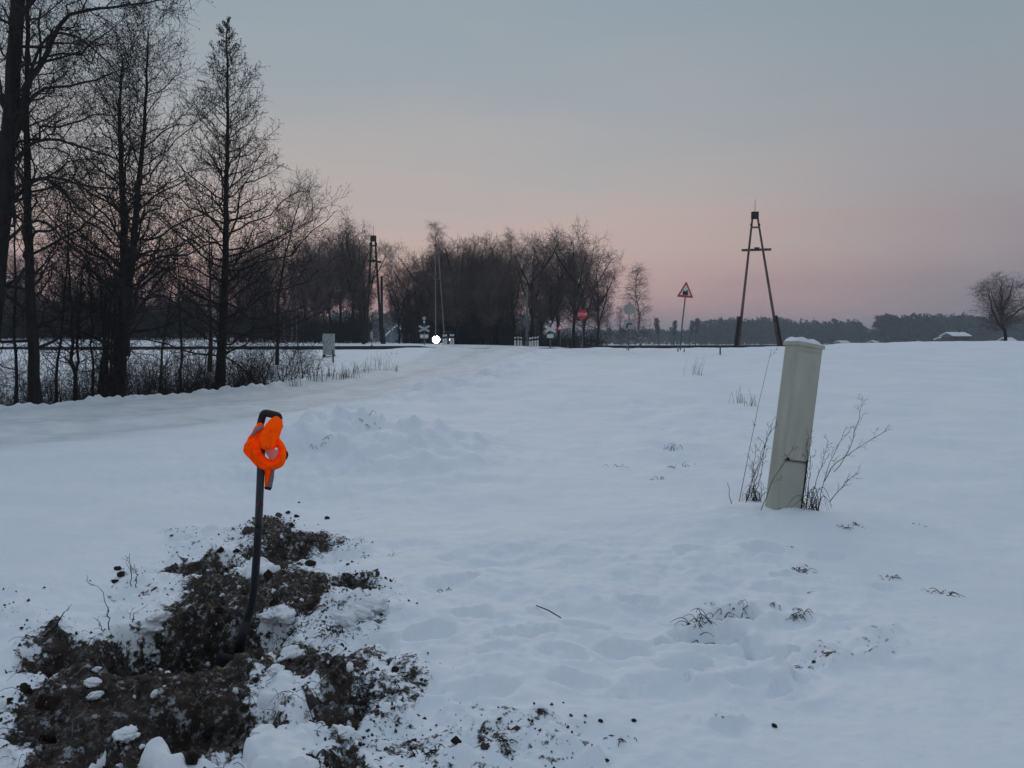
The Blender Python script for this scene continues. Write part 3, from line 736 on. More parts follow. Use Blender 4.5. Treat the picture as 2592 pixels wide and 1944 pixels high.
# brushwood on the bank: far too many twigs to count
bx, by = [], []
gb = np.random.default_rng(5)
E = np.array([(-12.2, 18.3), (-8.8, 22.2), (-7.0, 25.2), (-6.1, 28.2)])
def along(m):
    q = gb.random(m) * 3; i = np.minimum(q.astype(int), 2); w = (q - i)[:, None]
    return E[i] * (1 - w) + E[i + 1] * w
m = 560
p0 = along(m) + np.stack([-gb.random(m) * 4.5 - 0.55, gb.random(m) * 2.6], 1)
keep = sd_line(p0[:, 0], p0[:, 1], LEFT_EDGE) < -0.5
p0 = p0[keep]; m = len(p0)
h = 0.7 + 1.5 * gb.random(m)
ang = gb.random(m) * 6.283; lean = gb.random(m) * 0.55
s_ = np.linspace(0, 1, 6)
pts = np.zeros((m, 6, 3))
pts[..., 0] = p0[:, :1] + (h * lean * np.cos(ang))[:, None] * s_ ** 1.4
pts[..., 1] = p0[:, 1:] + (h * lean * np.sin(ang))[:, None] * s_ ** 1.4
pts[..., 2] = zg(p0[:, 0], p0[:, 1])[:, None] - 0.1 + h[:, None] * (s_ - 0.25 * lean[:, None] * s_ ** 2)
pts[:, 1:] += gb.normal(0, 0.025, (m, 5, 3))
rd = 0.012 * (1 - 0.7 * s_)[None] * (0.5 + gb.random(m))[:, None]
b1 = grow(pts, rd, 8, 0.2, 1.0, 0.55, 0.8, 4, gb, rf=0.6, rmin=0.0045, wig=0.2)
b2 = grow(*b1, 4, 0.1, 1.0, 0.28, 0.8, 3, gb, rf=0.7, rmin=0.004, wig=0.2)
V, F = join_tubes([(pts, rd, 3), (*b1, 3), (*b2, 3)])
o = link('brushwood', mk_mesh('brushwood', V, F), M_twig)
o['kind'] = 'stuff'; tag(o, 'tangle of thin dark brushwood below the roadside trees', 'brushwood')
# a fallen bough sagging at the end of the bank
s1 = stem([(560, 900), (580, 905), (615, 935), (650, 965), (676, 988)], 25.9, .03, .008, 10, G, .01)
Pt, Rd = stack([s1])
l1 = grow(Pt, Rd, 26, 0.1, 1.0, 0.75, 0.9, 5, G, up=-0.35, curve=-0.25, rf=0.5, rmin=0.006, wig=0.2)
l2 = grow(*l1, 7, 0.1, 1.0, 0.35, 0.8, 3, G, up=-0.2, rf=0.6, rmin=0.0045, wig=0.2)
V, F = join_tubes([(Pt, Rd, 5), (*l1, 3), (*l2, 3)])
tag(link('drooping_bough', mk_mesh('drooping_bough', V, F), M_twig), 'twiggy bough drooping to the snow from the end of the bank', 'bough')

# ---- grove beyond the railway: a few tree forms, each copied whole
def form(seed, kind):
    g = np.random.default_rng(seed)
    n = 14
    q = np.linspace(0, 1, n)
    p = np.zeros((n, 3)); p[:, 2] = q * 10.0 - 0.3
    p[1:, :2] += np.cumsum(g.normal(0, 0.07, (n - 1, 2)), 0)
    if kind == 'oak':
        sts = []
        for k in range(6):
            a = k * 1.05 + 0.3; sp = [0.3, 3.9, 3.2, 2.4, 4.0, 2.0][k]; hh = [10, 8.2, 8.9, 9.5, 7.6, 9.7][k]
            c = np.zeros((n, 3)); c[:, 2] = -0.3 + q * hh
            e = np.clip((q - 0.40) / 0.60, 0, 1) ** 0.8
            c[:, 0] = math.cos(a) * sp * e; c[:, 1] = math.sin(a) * sp * e
            c[1:, :2] += g.normal(0, 0.06, (n - 1, 2))
            r = np.interp(q, [0, .36, .5, 1], [.36, .28, .15, .03]); sts.append((c, r))
        Pt, Rd = stack(sts)
        l1 = grow(Pt, Rd, 15, 0.35, 1.0, 1.9, 0.85, 6, g, up=0.15, rf=0.5, rmin=0.02, wig=0.18)
        l2 = grow(*l1, 8, 0.2, 1.0, 0.95, 0.85, 4, g, up=0.05, rf=0.6, rmin=0.016, wig=0.2)
        l3 = grow(*l2, 4, 0.2, 1.0, 0.45, 0.85, 3, g, rf=0.7, rmin=0.012, wig=0.2)
        return sts, [(*l1, 3), (*l2, 3), (*l3, 3)]
    rr = 0.15 * (1 - q) + 0.015
    if kind == 'birch':
        rr = 0.10 * (1 - q) + 0.012
        st = [(p, rr)]; Pt, Rd = stack(st)
        l1 = grow(Pt, Rd, 38, 0.22, 0.99, lambda t: 0.5 + 2.1 * np.clip(1.05 - t, 0, 1), 0.6, 6, g, up=0.35, curve=0.0, rf=0.4, rmax=.04, rmin=0.012, wig=0.12)
        l2 = grow(*l1, 9, 0.2, 1.0, 0.7, 0.7, 4, g, up=-0.1, curve=-0.25, rf=0.6, rmin=0.009, wig=0.15)
        l3 = grow(*l2, 5, 0.2, 1.0, 0.45, 0.6, 3, g, up=-0.3, curve=-0.2, rf=0.7, rmin=0.008, wig=0.15)
        return st, [(*l1, 3), (*l2, 3), (*l3, 3)]
    # round-topped deciduous: a clear trunk that divides into spreading, rising limbs
    st = []
    nl = 6
    for k in range(nl):
        c = p.copy(); j = 0.24 + 0.07 * k * (1 if k else 0) + 0.04 * g.random()
        a = k * 2.4 + g.random() * .8
        sp = (0.25 if k == 0 else 1.5 + 1.3 * g.random()); hh = 0.93 if k == 0 else 0.55 + 0.33 * g.random()
        e = np.clip((q - j) / (1 - j), 0, 1)
        c[:, 2] = np.where(q < j, c[:, 2], j * 10 + (c[:, 2] - j * 10) * hh)
        c[:, 0] += math.cos(a) * sp * e ** .75; c[:, 1] += math.sin(a) * sp * e ** .75
        c[2:, :2] += np.cumsum(g.normal(0, .05, (n - 2, 2)), 0) * e[2:, None]
        st.append((c, np.where(q < j, 0.15 - 0.06 * q, (0.085 * (1 - e) + 0.018))))
    Pt, Rd = stack(st)
    l1 = grow(Pt, Rd, 15, 0.28, 0.99, lambda t: 0.95 + 0.9 * np.clip(1.1 - t, 0, 1), 1.0, 6, g, up=0.12, curve=0.08, rf=0.45, rmax=.035, rmin=0.014, wig=0.2)
    l2 = grow(*l1, 8, 0.15, 1.0, 0.75, 0.95, 4, g, up=0.08, rf=0.6, rmin=0.011, wig=0.22)
    l3 = grow(*l2, 6, 0.15, 1.0, 0.45, 0.95, 3, g, up=0.05, rf=0.7, rmin=0.0095, wig=0.22)
    return st, [(*l1, 3), (*l2, 3), (*l3, 3)]
FORMS = {}
for kind, seeds in (('round', (1, 2, 3, 4)), ('birch', (5, 6)), ('oak', ())):
    FORMS[kind] = []
    for sd_ in seeds:
        st, gr = form(sd_, kind)
        V, F = join_tubes([(p[None], r[None], 6) for p, r in st]); tm = mk_mesh('trunk', V, F); smooth(tm)
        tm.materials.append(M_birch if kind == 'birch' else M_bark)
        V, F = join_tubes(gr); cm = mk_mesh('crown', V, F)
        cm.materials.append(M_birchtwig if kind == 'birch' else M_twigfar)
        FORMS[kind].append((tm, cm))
def place(kind, i, u, vtop, d, label, group=None, wide=1.0, name=None, rz=None):
    tm, cm = FORMS[kind][i % len(FORMS[kind])]
    x = P(u, 860, d)[0]; zb = z1(x, d)
    top = P(u, vtop, d)[2]
    s = (top - zb) / 10.0 * (1.03 if kind == 'round' else 1.0)
    t = thing(name or {'round': 'grove_tree', 'birch': 'birch_tree', 'oak': 'oak_tree'}[kind], label, 'tree', (x, d, zb), group)
    t.scale = (s * wide, s * wide, s); t.rotation_euler = (0, 0, rng.random() * 6.28 if rz is None else rz)
    link('trunk', tm, None, t); link('crown', cm, None, t)
    return t
LAU = {5: 'bare tree in the crowd rising straight above the grey lineside box', 8: 'tallest bare tree of the crowd, nearest the dark A-shaped pole', 9: 'low-topped bare tree directly behind the dark A-shaped pole', 1: 'bare tree of the crowd showing just past the cone-shaped tree'}
LBU = {0: 'lowest bare tree where the dark grove begins beside the gap', 1: 'bare tree second from the gap at the start of the dark grove', 5: 'broad tree of the dark grove rising just past the pale thin pole', 4: 'tree of the dark grove directly above the lit car',
       10: 'tree of the dark grove above the group of three marker posts', 11: 'tall tree of the dark grove right above the group of four marker posts', 13: 'tree of the dark grove straight above the white crossed boards',
       14: 'tall-topped tree of the dark grove above the small red triangle', 15: 'tall-topped tree of the dark grove right above the red octagon', 16: 'tree of the dark grove just past the red octagon', 7: 'tree at the middle of the dark grove, halfway between headlight and grey post'}
GA, GBR = 'bare trees crowded together beyond the railway', 'bare trees of the dark grove behind the level crossing'
LA = 'bare tree in the crowd beyond the railway, behind the grey lineside box'
LB = 'bare tree in the dark grove behind the level crossing'
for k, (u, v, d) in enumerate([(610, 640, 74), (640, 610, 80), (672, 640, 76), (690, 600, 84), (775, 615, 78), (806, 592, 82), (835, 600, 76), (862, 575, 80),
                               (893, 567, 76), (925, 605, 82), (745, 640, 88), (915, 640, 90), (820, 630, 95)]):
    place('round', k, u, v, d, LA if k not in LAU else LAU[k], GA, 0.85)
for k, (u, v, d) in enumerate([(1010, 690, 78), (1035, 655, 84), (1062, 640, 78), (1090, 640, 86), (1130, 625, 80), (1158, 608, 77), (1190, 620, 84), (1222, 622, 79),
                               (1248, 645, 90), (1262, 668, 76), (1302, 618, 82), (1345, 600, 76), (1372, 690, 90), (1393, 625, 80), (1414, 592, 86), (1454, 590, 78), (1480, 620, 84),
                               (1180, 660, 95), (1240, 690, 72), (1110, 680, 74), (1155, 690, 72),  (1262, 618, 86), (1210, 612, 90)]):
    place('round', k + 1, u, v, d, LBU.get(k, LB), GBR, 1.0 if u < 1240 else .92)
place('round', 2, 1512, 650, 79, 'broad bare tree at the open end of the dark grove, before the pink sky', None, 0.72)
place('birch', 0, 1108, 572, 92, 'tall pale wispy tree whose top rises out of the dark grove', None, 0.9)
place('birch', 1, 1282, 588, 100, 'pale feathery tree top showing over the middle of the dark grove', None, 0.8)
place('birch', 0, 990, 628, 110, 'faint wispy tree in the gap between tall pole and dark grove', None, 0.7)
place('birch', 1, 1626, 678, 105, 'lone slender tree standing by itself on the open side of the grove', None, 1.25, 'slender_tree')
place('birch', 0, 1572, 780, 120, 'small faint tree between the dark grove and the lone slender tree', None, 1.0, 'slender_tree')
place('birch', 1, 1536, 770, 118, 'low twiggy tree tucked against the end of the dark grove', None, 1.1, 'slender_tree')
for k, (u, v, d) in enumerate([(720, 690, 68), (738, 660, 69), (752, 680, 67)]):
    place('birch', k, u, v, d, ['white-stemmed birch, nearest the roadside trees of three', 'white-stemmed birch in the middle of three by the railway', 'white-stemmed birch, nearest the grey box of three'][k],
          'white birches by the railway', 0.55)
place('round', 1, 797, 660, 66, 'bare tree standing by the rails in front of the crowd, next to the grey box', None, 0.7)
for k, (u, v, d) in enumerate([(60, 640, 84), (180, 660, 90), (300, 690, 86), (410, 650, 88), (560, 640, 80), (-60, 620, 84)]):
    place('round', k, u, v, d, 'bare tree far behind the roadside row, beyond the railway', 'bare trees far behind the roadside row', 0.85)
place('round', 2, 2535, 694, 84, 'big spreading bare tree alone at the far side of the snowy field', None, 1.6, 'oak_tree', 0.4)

# dark undergrowth filling the wood behind the railway
def thicket(name, label, spans, count, seed, mt, hs):
    g = np.random.default_rng(seed); allp, allr = [], []
    for (u0, u1, d0, d1, h0, h1), c in zip(spans, count):
        u = u0 + (u1 - u0) * g.random(c); d = d0 + (d1 - d0) * g.random(c)
        x = (u - 1296) / FPX * d; z = zg(x, d)
        prof = 0.65 + 0.9 * fbm(x * 0.25, d * 0.05, 3, seed)
        h_ = (h0 + (h1 - h0) * g.random(c) ** 0.8) * np.clip(prof, 0.3, 1.3)
        s = np.linspace(0, 1, 5); p = np.zeros((c, 5, 3))
        a = g.random(c) * 6.28; le = g.random(c) * 0.3
        p[..., 0] = x[:, None] + (h_ * le * np.cos(a))[:, None] * s; p[..., 1] = d[:, None] + (h_ * le * np.sin(a))[:, None] * s
        p[..., 2] = z[:, None] - .1 + h_[:, None] * s
        p[:, 1:] += g.normal(0, .07, (c, 4, 3))
        allp.append(p); allr.append(np.tile(0.035 * (1 - .6 * s), (c, 1)))
    p, r = np.concatenate(allp), np.concatenate(allr)
    b1 = grow(p, r, 7, 0.1, 1.0, 1.0, 0.7, 4, g, up=.2, rf=.8, rmin=.022, wig=.2)
    b2 = grow(*b1, 2, 0.1, 1.0, 0.7, 0.8, 3, g, rf=.9, rmin=.026, wig=.2)
    V, F = join_tubes([(p, r, 3), (*b1, 3), (*b2, 3)])
    o = link(name, mk_mesh(name, V, F), mt); o['kind'] = 'stuff'; tag(o, label, 'undergrowth'); return o
thicket('undergrowth', 'dense dark undergrowth filling the wood beyond the railway',
        [(-150, 520, 84, 104, 3.2, 8.0), (560, 930, 72, 92, 1.5, 4.6), (1020, 1290, 74, 94, 2.0, 5.5), (1290, 1520, 76, 94, 1.0, 2.8)], (1300, 420, 420, 140), 3, M_thicket, 1)

# far wood across the plain: reads as one mass
def far_wood(name, label, seed, spec, mt):
    g = np.random.default_rng(seed); Vs, Fs, o = [], [], 0
    for (u0, u1, d0, d1, c, v_lo, v_hi) in spec:
        for k in range(c):
            u = u0 + (u1 - u0) * (k + g.random()) / c; d = d0 + (d1 - d0) * g.random()
            x = (u - 1296) / FPX * d; zb = -1.0
            ht = (EYE + (860 - (v_lo + (v_hi - v_lo) * g.random())) * d / FPX) - zb
            m_ = 90
            a = g.random(m_) * 6.283; hz = g.random(m_) ** 0.8
            w = ht * 0.26 * np.sin(np.clip(hz, 0.05, 1) * 2.75) ** 0.7 * np.sqrt(g.random(m_)) * (0.8 + 0.5 * g.random())
            c0 = np.stack([x + w * np.cos(a), d + w * np.sin(a), zb + ht * (0.05 + 0.95 * hz)], 1)
            sz = ht * 0.075
            tri = c0[:, None, :] + g.normal(0, sz, (m_, 3, 3))
            Vs.append(tri.reshape(-1, 3)); Fs.append(np.arange(m_ * 3).reshape(-1, 3) + o); o += m_ * 3
            tk = np.array([[x - .15, d, zb - .5], [x + .15, d, zb - .5], [x + .05, d + .2, zb + ht * .8]])
            Vs.append(tk); Fs.append(np.array([[0, 1, 2]]) + o); o += 3
    ob = link(name, mk_mesh(name, np.concatenate(Vs), np.concatenate(Fs)), mt); ob['kind'] = 'stuff'; tag(ob, label, 'wood'); return ob
far_wood('far_wood', 'dark low wood along the horizon beyond the plain', 9,
         [(1380, 1760, 420, 520, 90, 832, 842), (1760, 2190, 420, 520, 120, 812, 832), (2225, 2370, 380, 460, 46, 798, 818), (2370, 2760, 400, 480, 130, 800, 820),
          (2190, 2230, 420, 480, 10, 834, 842), (1820, 1990, 520, 600, 40, 806, 822), (-900, 60, 300, 420, 130, 700, 790), (2760, 3600, 420, 520, 160, 806, 832), (60, 1380, 380, 470, 260, 790, 835)], M_farwood)
# separate pines that stick out of the far wood
def pine(u, vtop, d, label, seed, lean=0.0):
    g = np.random.default_rng(seed); x = P(u, 860, d)[0]; zb = -1.0; top = P(u, vtop, d)[2]; ht = top - zb
    t = thing('pine_tree', label, 'tree', (x, d, zb), 'pines rising out of the far wood')
    mb = MB(); mb.tube([(0, 0, -.3), (lean * .3, 0, ht * .5), (lean, 0, ht * .97)], [.22, .17, .06], 6); mb.build('trunk', M_bark, t, True)
    m_ = 420; hz = 0.45 + 0.55 * g.random(m_); a = g.random(m_) * 6.28
    cl = np.round(hz * 7) / 7
    w = ht * 0.17 * np.sqrt(g.random(m_)) * (1.25 - cl) * 1.6 * (0.7 + 0.5 * np.sin(cl * 40))
    c0 = np.stack([lean * hz + w * np.cos(a), w * np.sin(a), ht * hz], 1)
    tri = c0[:, None] + g.normal(0, ht * .025, (m_, 3, 3))
    link('crown', mk_mesh('crown', tri.reshape(-1, 3), np.arange(m_ * 3).reshape(-1, 3)), M_pine, t)
pine(1668, 806, 300, 'dark crooked pine top beside the lone slender tree', 1, -1.0)
pine(1706, 812, 320, 'narrow dark pine between crooked pine and warning sign post', 2, 0.3)
pine(1745, 812, 330, 'leaning dark pine next to the warning sign post', 3, 1.2)
pine(1760, 806, 340, 'tallest dark pine on the open side of the warning sign post', 4, 0.8)

# ------------------------------------------------------------------ railway
tr = thing('railway_track', 'dark rusty rails crossing the whole view on a low snowy bank', 'railway')
def rail(y):
    prof = [(-.075, 0), (.075, 0), (.075, .02), (.012, .04), (.012, .12), (.036, .14), (.036, .18), (-.036, .18), (-.036, .14), (-.012, .12), (-.012, .04), (-.075, .02)]
    xs = np.concatenate([np.linspace(-90, -4.6, 60), [3.4], np.linspace(6, 90, 40)])
    V, F = [], []
    k = len(prof)
    for x in xs:
        zb = float(rail_z(x)) + 0.01
        if -4.7 < x < 3.5: zb = float(rail_z(x)) - 0.14
        V += [(x, y + a, zb + b * 1.15) for a, b in prof]
    for i in range(len(xs) - 1):
        F += [(i * k + j, i * k + (j + 1) % k, (i + 1) * k + (j + 1) % k, (i + 1) * k + j) for j in range(k)]
    me = bpy.data.meshes.new('rail'); me.from_pydata(V, [], F); me.update()
    link('rail', me, M_rail, tr)
rail(RAIL_Y - 0.76); rail(RAIL_Y + 0.76)

# ------------------------------------------------------------------ poles
def a_pole(label, d, apex, feet, arm_v, arm_u, mt, mt_foot, r=.11, foot_h=1.9, extra=None, up2=None, topblock=True):
    base = P((feet[0] + feet[1]) / 2, 872, d)
    t = thing('a_frame_pole', label, 'pole', base)
    A = P(apex[0], apex[1], d) - base
    legs = []
    for k, fu in enumerate(feet):
        f = P(fu, 873, d) - base
        f[2] = z1(f[0] + base[0], d) - base[2]
        off = np.array([0.13 * (1 if k else -1), 0, 0])
        a = A + off
        mb = MB(); lo = f + (a - f) * 0.02
        mb.tube([lo + (a - f) * q for q in (0, .3, .6, .97)], [r * 1.15, r * 1.0, r * .85, r * .7], 10); mb.build('leg', mt, t, True)
        if mt_foot:
            ax = (a - f) / np.linalg.norm(a - f)
            sd_ = np.array([r * 1.7 * (1 if k else -1), 0.03, 0])
            mb = MB(); mb.tube([f + sd_ - ax * .8, f + sd_ + ax * foot_h * .5, f + sd_ + ax * foot_h], [r * 1.35, r * 1.3, r * 1.2], 8); mb.build('footing_stub', mt_foot, t, True)
            for q in (.45, .85): MB().tube([f + sd_ * .5 + ax * (foot_h * q - .05), f + sd_ * .5 + ax * (foot_h * q + .05)], r * 2.0, 8).build('wire_binding', M_black, t)
        legs.append((f, a))
    a0 = P(arm_u[0], arm_v[0], d) - base; a1 = P(arm_u[1], arm_v[1], d) - base
    ce = (a0 + a1) / 2; L_ = np.linalg.norm(a1 - a0); an = math.atan2(a1[2] - a0[2], a1[0] - a0[0])
    rot = Matrix.Rotation(-an, 3, 'Y')
    mb = MB(); mb.box(ce + np.array([0, -r - .06, 0]), (L_, .12, .14), rot); mb.build('crossarm', mt, t)
    mb = MB(); mb.box(ce + np.array([0, -r - .15, .06]), (.28, .12, .16)); mb.build('clamp', M_black, t)
    if up2:
        z2 = P(apex[0], up2, d)[2] - base[2]
        mb = MB(); mb.box((A[0], A[1] - .1, z2), (.56, .1, .10)); mb.build('upper_crossarm', mt, t)
        for k in (-1, 1):
            mb = MB(); mb.tube([(A[0] + k * .25, A[1] - .1, z2 + .05), (A[0] + k * .25, A[1] - .1, z2 + .14), (A[0] + k * .25, A[1] - .1, z2 + .22)], [.03, .06, .04], 8)
            mb.build('insulator', M_poletar, t)
    if topblock:
        mb = MB(); mb.box(A + np.array([0, 0, -.05]), (.42, .3, .42), bev=.06); mb.build('top_block', mt_foot or mt, t)
        mb = MB(); mb.tube([A, A + np.array([0, 0, .9])], [.02, .012], 5); mb.build('lightning_rod', M_pole, t)
    if extra:
        u_, v_ = extra; f = P(u_, 873, d) - base; f[2] = z1(f[0] + base[0], d) - base[2] - .3; tp = P(u_ - 1, v_, d) - base
        mb = MB(); mb.tube([f, (f + tp) / 2, tp], [r, r, r * .9], 9); mb.build('splice_post', mt, t, True)
    return t
a_pole('tall timber A-shaped pole with one crossarm standing alone on the open snow', 52, (1911, 543), (1868, 1972), (634, 632), (1876, 1950), M_pole, M_poletar, .085, 2.0, up2=576)
a_pole('dark A-shaped timber pole at the gap between crowd of trees and grove', 64, (945, 602), (926, 966), (660, 664), (932, 966), M_poletar, M_poletar, .10, 1.2, (967, 700), up2=622)
a_pole('thin pale A-shaped pole rising behind the headlight', 67, (1106, 645), (1103, 1126), (705, 705), (1098, 1116), M_poleconc, None, .05, 1, topblock=False)
p = P(1334, 868, 60); t = thing('lamp_post', 'plain grey upright post between the two groups of marker posts', 'post', (p[0], 60, z1(p[0], 60)))
MB().tube([(0, 0, -.3), (0, 0, 2), (0, 0, 4.2)], [.09, .075, .055], 10).build('shaft', M_steel, t, True)
MB().tube([(0, 0, -.1), (0, 0, .35)], [.15, .14], 10).build('foot', M_steel, t, True)

# ------------------------------------------------------------------ signs
def sign_base(name, label, u, vbase, d, cat='sign'):
    x = P(u, vbase, d)[0]
    return thing(name, label, cat, (x, d, z1(x, d)))
def poly_reg(n, r, a0=0): return [(r * math.cos(a0 + 2 * math.pi * k / n), r * math.sin(a0 + 2 * math.pi * k / n)) for k in range(n)]
def rtri(w, h, rad=0.05):         # triangle with clipped corners, centred on its base line at z=0
    pts = [(-w / 2, 0), (w / 2, 0), (0, h)]
    out = []
    for i in range(3):
        p_, a, b = Vector(pts[i]), Vector(pts[i - 1]), Vector(pts[(i + 1) % 3])
        for s in (0, .5, 1):
            q = (p_ + (a - p_).normalized() * rad).lerp(p_ + (b - p_).normalized() * rad, s)
            if s == .5: q = q.lerp(p_, .35)
            out.append(tuple(q))
    return out
def lettering(txt, size, mt, parent, loc, rot=None):
    cu = bpy.data.curves.new('lettering', 'FONT'); cu.body = txt; cu.size = size; cu.align_x = 'CENTER'; cu.align_y = 'CENTER'; cu.extrude = .003
    tmp = bpy.data.objects.new('tmp', cu); COL.objects.link(tmp)
    dg = bpy.context.evaluated_depsgraph_get(); me = bpy.data.meshes.new_from_object(tmp.evaluated_get(dg))
    bpy.data.objects.remove(tmp)
    o = link('lettering', me, mt, parent, loc); o.rotation_euler = rot or (math.pi / 2, 0, 0); return o
# railway warning triangle with steam engine
d = 46.0
t = sign_base('warning_sign', 'red-bordered triangular warning sign with black locomotive on a leaning post', 1721, 880, d)
b0 = np.array(t.location)
foot = P(1721, 880, d) - b0; foot[2] = 0
topp = P(1733, 752, d) - b0
MB().tube([foot + np.array([0, 0, -.3]), (foot + topp) / 2, topp + np.array([.08, 0, .45])], [.04, .038, .036], 9).build('post', M_steel, t, True)
pb = P(1733.5, 753, d) - b0 + np.array([0, -.07, 0])
rot = Matrix.Rotation(R(4), 3, 'Y') @ Matrix.Rotation(R(9), 3, 'Z')
hgt = 41 / FPX * d
bd = MB(); bd.prism(rtri(.94, hgt, .07), 0, .02, rot, pb); bo = bd.build('red_border', M_red, t)
MB().prism([(x * .66, .115 + z * .66) for x, z in rtri(.94, hgt, .05)], -.006, 0.0, rot, pb).build('white_panel', M_white, t)
lo = [(-.19, .05), (.19, .05), (.19, .10), (.20, .10), (.20, .12), (.16, .13), (.16, .30), (.18, .31), (.18, .33), (.03, .33), (.03, .31), (.05, .30), (.05, .24), (-.03, .24), (-.03, .27), (-.07, .27),
      (-.07, .24), (-.12, .24), (-.12, .33), (-.14, .36), (-.17, .36), (-.155, .33), (-.155, .24), (-.19, .23)]
mb = MB(); mb.prism([(x * .8, .13 + z * .8) for x, z in lo], -.012, -.0065, rot, pb)
pic = mb.build('locomotive_symbol', M_black, t)
for wx in (-.12, 0, .12):
    MB().prism([(wx * .8 + a, .155 + b) for a, b in poly_reg(12, .042)], -.0135, -.0125, rot, pb).build('wheel_symbol', M_black, t)
# red octagon
d = 60.0
t = sign_base('stop_sign', 'round-looking red octagonal sign before the end of the dark grove', 1474, 872, d)
zc = P(1474, 796, d)[2] - t.location.z
MB().tube([(.02, .05, -.2), (.01, .05, zc / 2), (0, .05, zc + .2)], .04, 8).build('post', M_steel, t, True)
MB().prism([(a, zc + b) for a, b in poly_reg(8, .36, R(22.5))], -.02, .0).build('red_plate', M_red, t)
lettering('STOP', .27, M_white, t, (0, -.024, zc))
# crossbuck near the marker posts
def crossbuck(label, u, vc, vb, d, w, mt, plate=True, lamps=False):
    t = sign_base('crossbuck_sign', label, u, vb, d); zc = P(u, vc, d)[2] - t.location.z
    MB().tube([(0, .06, -.2), (0, .06, zc / 2), (0, .06, zc + .45)], .045, 8).build('post', M_steel, t, True)
    for s in (-1, 1):
        m = Matrix.Rotation(s * R(28), 3, 'Y'); y = -.03 if s > 0 else 0.0
        bo = MB().box((0, y, zc), (w, .025, .16), m).build('cross_board', mt, t)
        for e in (-1, 1):
            MB().box(Vector((0, y - .014, zc)) + m @ Vector((e * w * .45, 0, 0)), (w * .08, .006, .15), m).build('red_end', M_red if mt is M_white else mt, bo)
    if plate: MB().box((0, -.02, zc - .47), (.44, .03, .26)).build('white_plate', mt, t)
    if lamps:
        MB().box((0, 0, zc - .55), (.62, .06, .30), bev=.0).build('lamp_board', M_signback, t)
        for e in (-1, 1): MB().prism([(e * .17 + a, zc - .55 + b) for a, b in poly_reg(14, .12)], -.09, -.031).build('lamp', M_white, t)
        MB().prism([(a, zc + .75 + b) for a, b in poly_reg(14, .13)], -.02, .02).build('top_disc', M_signback, t)
    MB().tube([(0, .02, zc + .42), (0, .02, zc + .58)], [.07, .05], 8).build('top_cap', M_white, t)
    return t
crossbuck('white crossed-board sign with plate below, next to the small red triangle', 1393, 833, 874, 58, .98, M_white)
crossbuck('dull grey crossed-board sign with two pale lamps beside the headlight', 1074, 832, 874, 62, .86, M_signback, False, True)
# small give-way style triangle
d = 70.0
t = sign_base('triangle_sign', 'small red-edged triangle sign close beside the white crossed boards', 1418, 870, d); zc = P(1418, 836, d)[2] - t.location.z
MB().tube([(0, .05, -.2), (0, .05, zc + .2)], .035, 8).build('post', M_steel, t, True)
MB().prism([(a, zc + b) for a, b in rtri(.62, .56, .05)], -.02, 0).build('red_border', M_red, t)
MB().prism([(a * .6, zc + .09 + b * .6) for a, b in rtri(.62, .56, .03)], -.026, -.0205).build('white_panel', M_white, t)
# pale sign with bent black line plate
d = 47.0
t = sign_base('direction_sign', 'pale blank octagonal sign above a plate with a bent black line', 1592, 880, d); zc = P(1593, 783, d)[2] - t.location.z
MB().tube([(0, .05, -.2), (0, .05, zc + .2)], .03, 8).build('post', M_steel, t, True)
M_pale = mat('pale_plate', (0.38, 0.345, 0.33), 0.5, (0.34, 0.31, 0.30), 4, 0, 1, 0.5)
MB().prism([(a, zc + b) for a, b in poly_reg(8, .33, 0)], -.02, 0).build('pale_octagon', M_pale, t)
MB().box((.02, -.01, zc - .82), (.58, .02, .52)).build('pale_plate', M_pale, t)
MB().prism([(-.13 + a, zc - .98 + b) for a, b in [(-.04, -.08), (.03, -.08), (.05, .08), (.1, .14), (.28, .14), (.28, .22), (.06, .22), (-.02, .13)]], -.03, -.021).build('bent_line', M_black, t)

# ------------------------------------------------------------------ marker posts at the crossing
def marker(u, d, label, h=.66):
    x = P(u, 870, d)[0]; z = z1(x, d)
    t = thing('marker_post', label, 'post', (x, d, z), 'short white marker posts at the crossing')
    w = .13
    MB().box((0, 0, h * .27), (w, w, h * .54 + .2), bev=.02).build('white_body', M_white, t)
    MB().box((0, 0, h * .37 + .1 + h * .16), (w + .004, w + .004, h * .16), bev=.02).build('dark_band', M_black, t)
    MB().box((0, 0, h * .61 + .1 + h * .11), (w, w, h * .16), taper=.9, bev=.02).build('white_top', M_white, t)
for k, u in enumerate((1304, 1312, 1319)): marker(u, 59 + k * 0.8, ['marker post nearest the grove side of the group of three', 'middle marker post of the group of three', 'marker post of the group of three, nearest the plain grey post'][k])
for k, u in enumerate((1342, 1348, 1355, 1361)): marker(u, 58 + k * 0.6, ['marker post of the group of four, nearest the plain grey post', 'second marker post of four from the plain grey post', 'third marker post of four from the plain grey post', 'marker post of the group of four, nearest the crossed boards'][k], .72)
for k, u in enumerate((1123, 1129, 1141, 1147)): marker(u, 60 + k * 0.7, ['marker post touching the glare of the headlight', 'second marker post out from the bright headlight', 'third marker post out from the bright headlight', 'outermost marker post beside the dim second headlight'][k], .80)

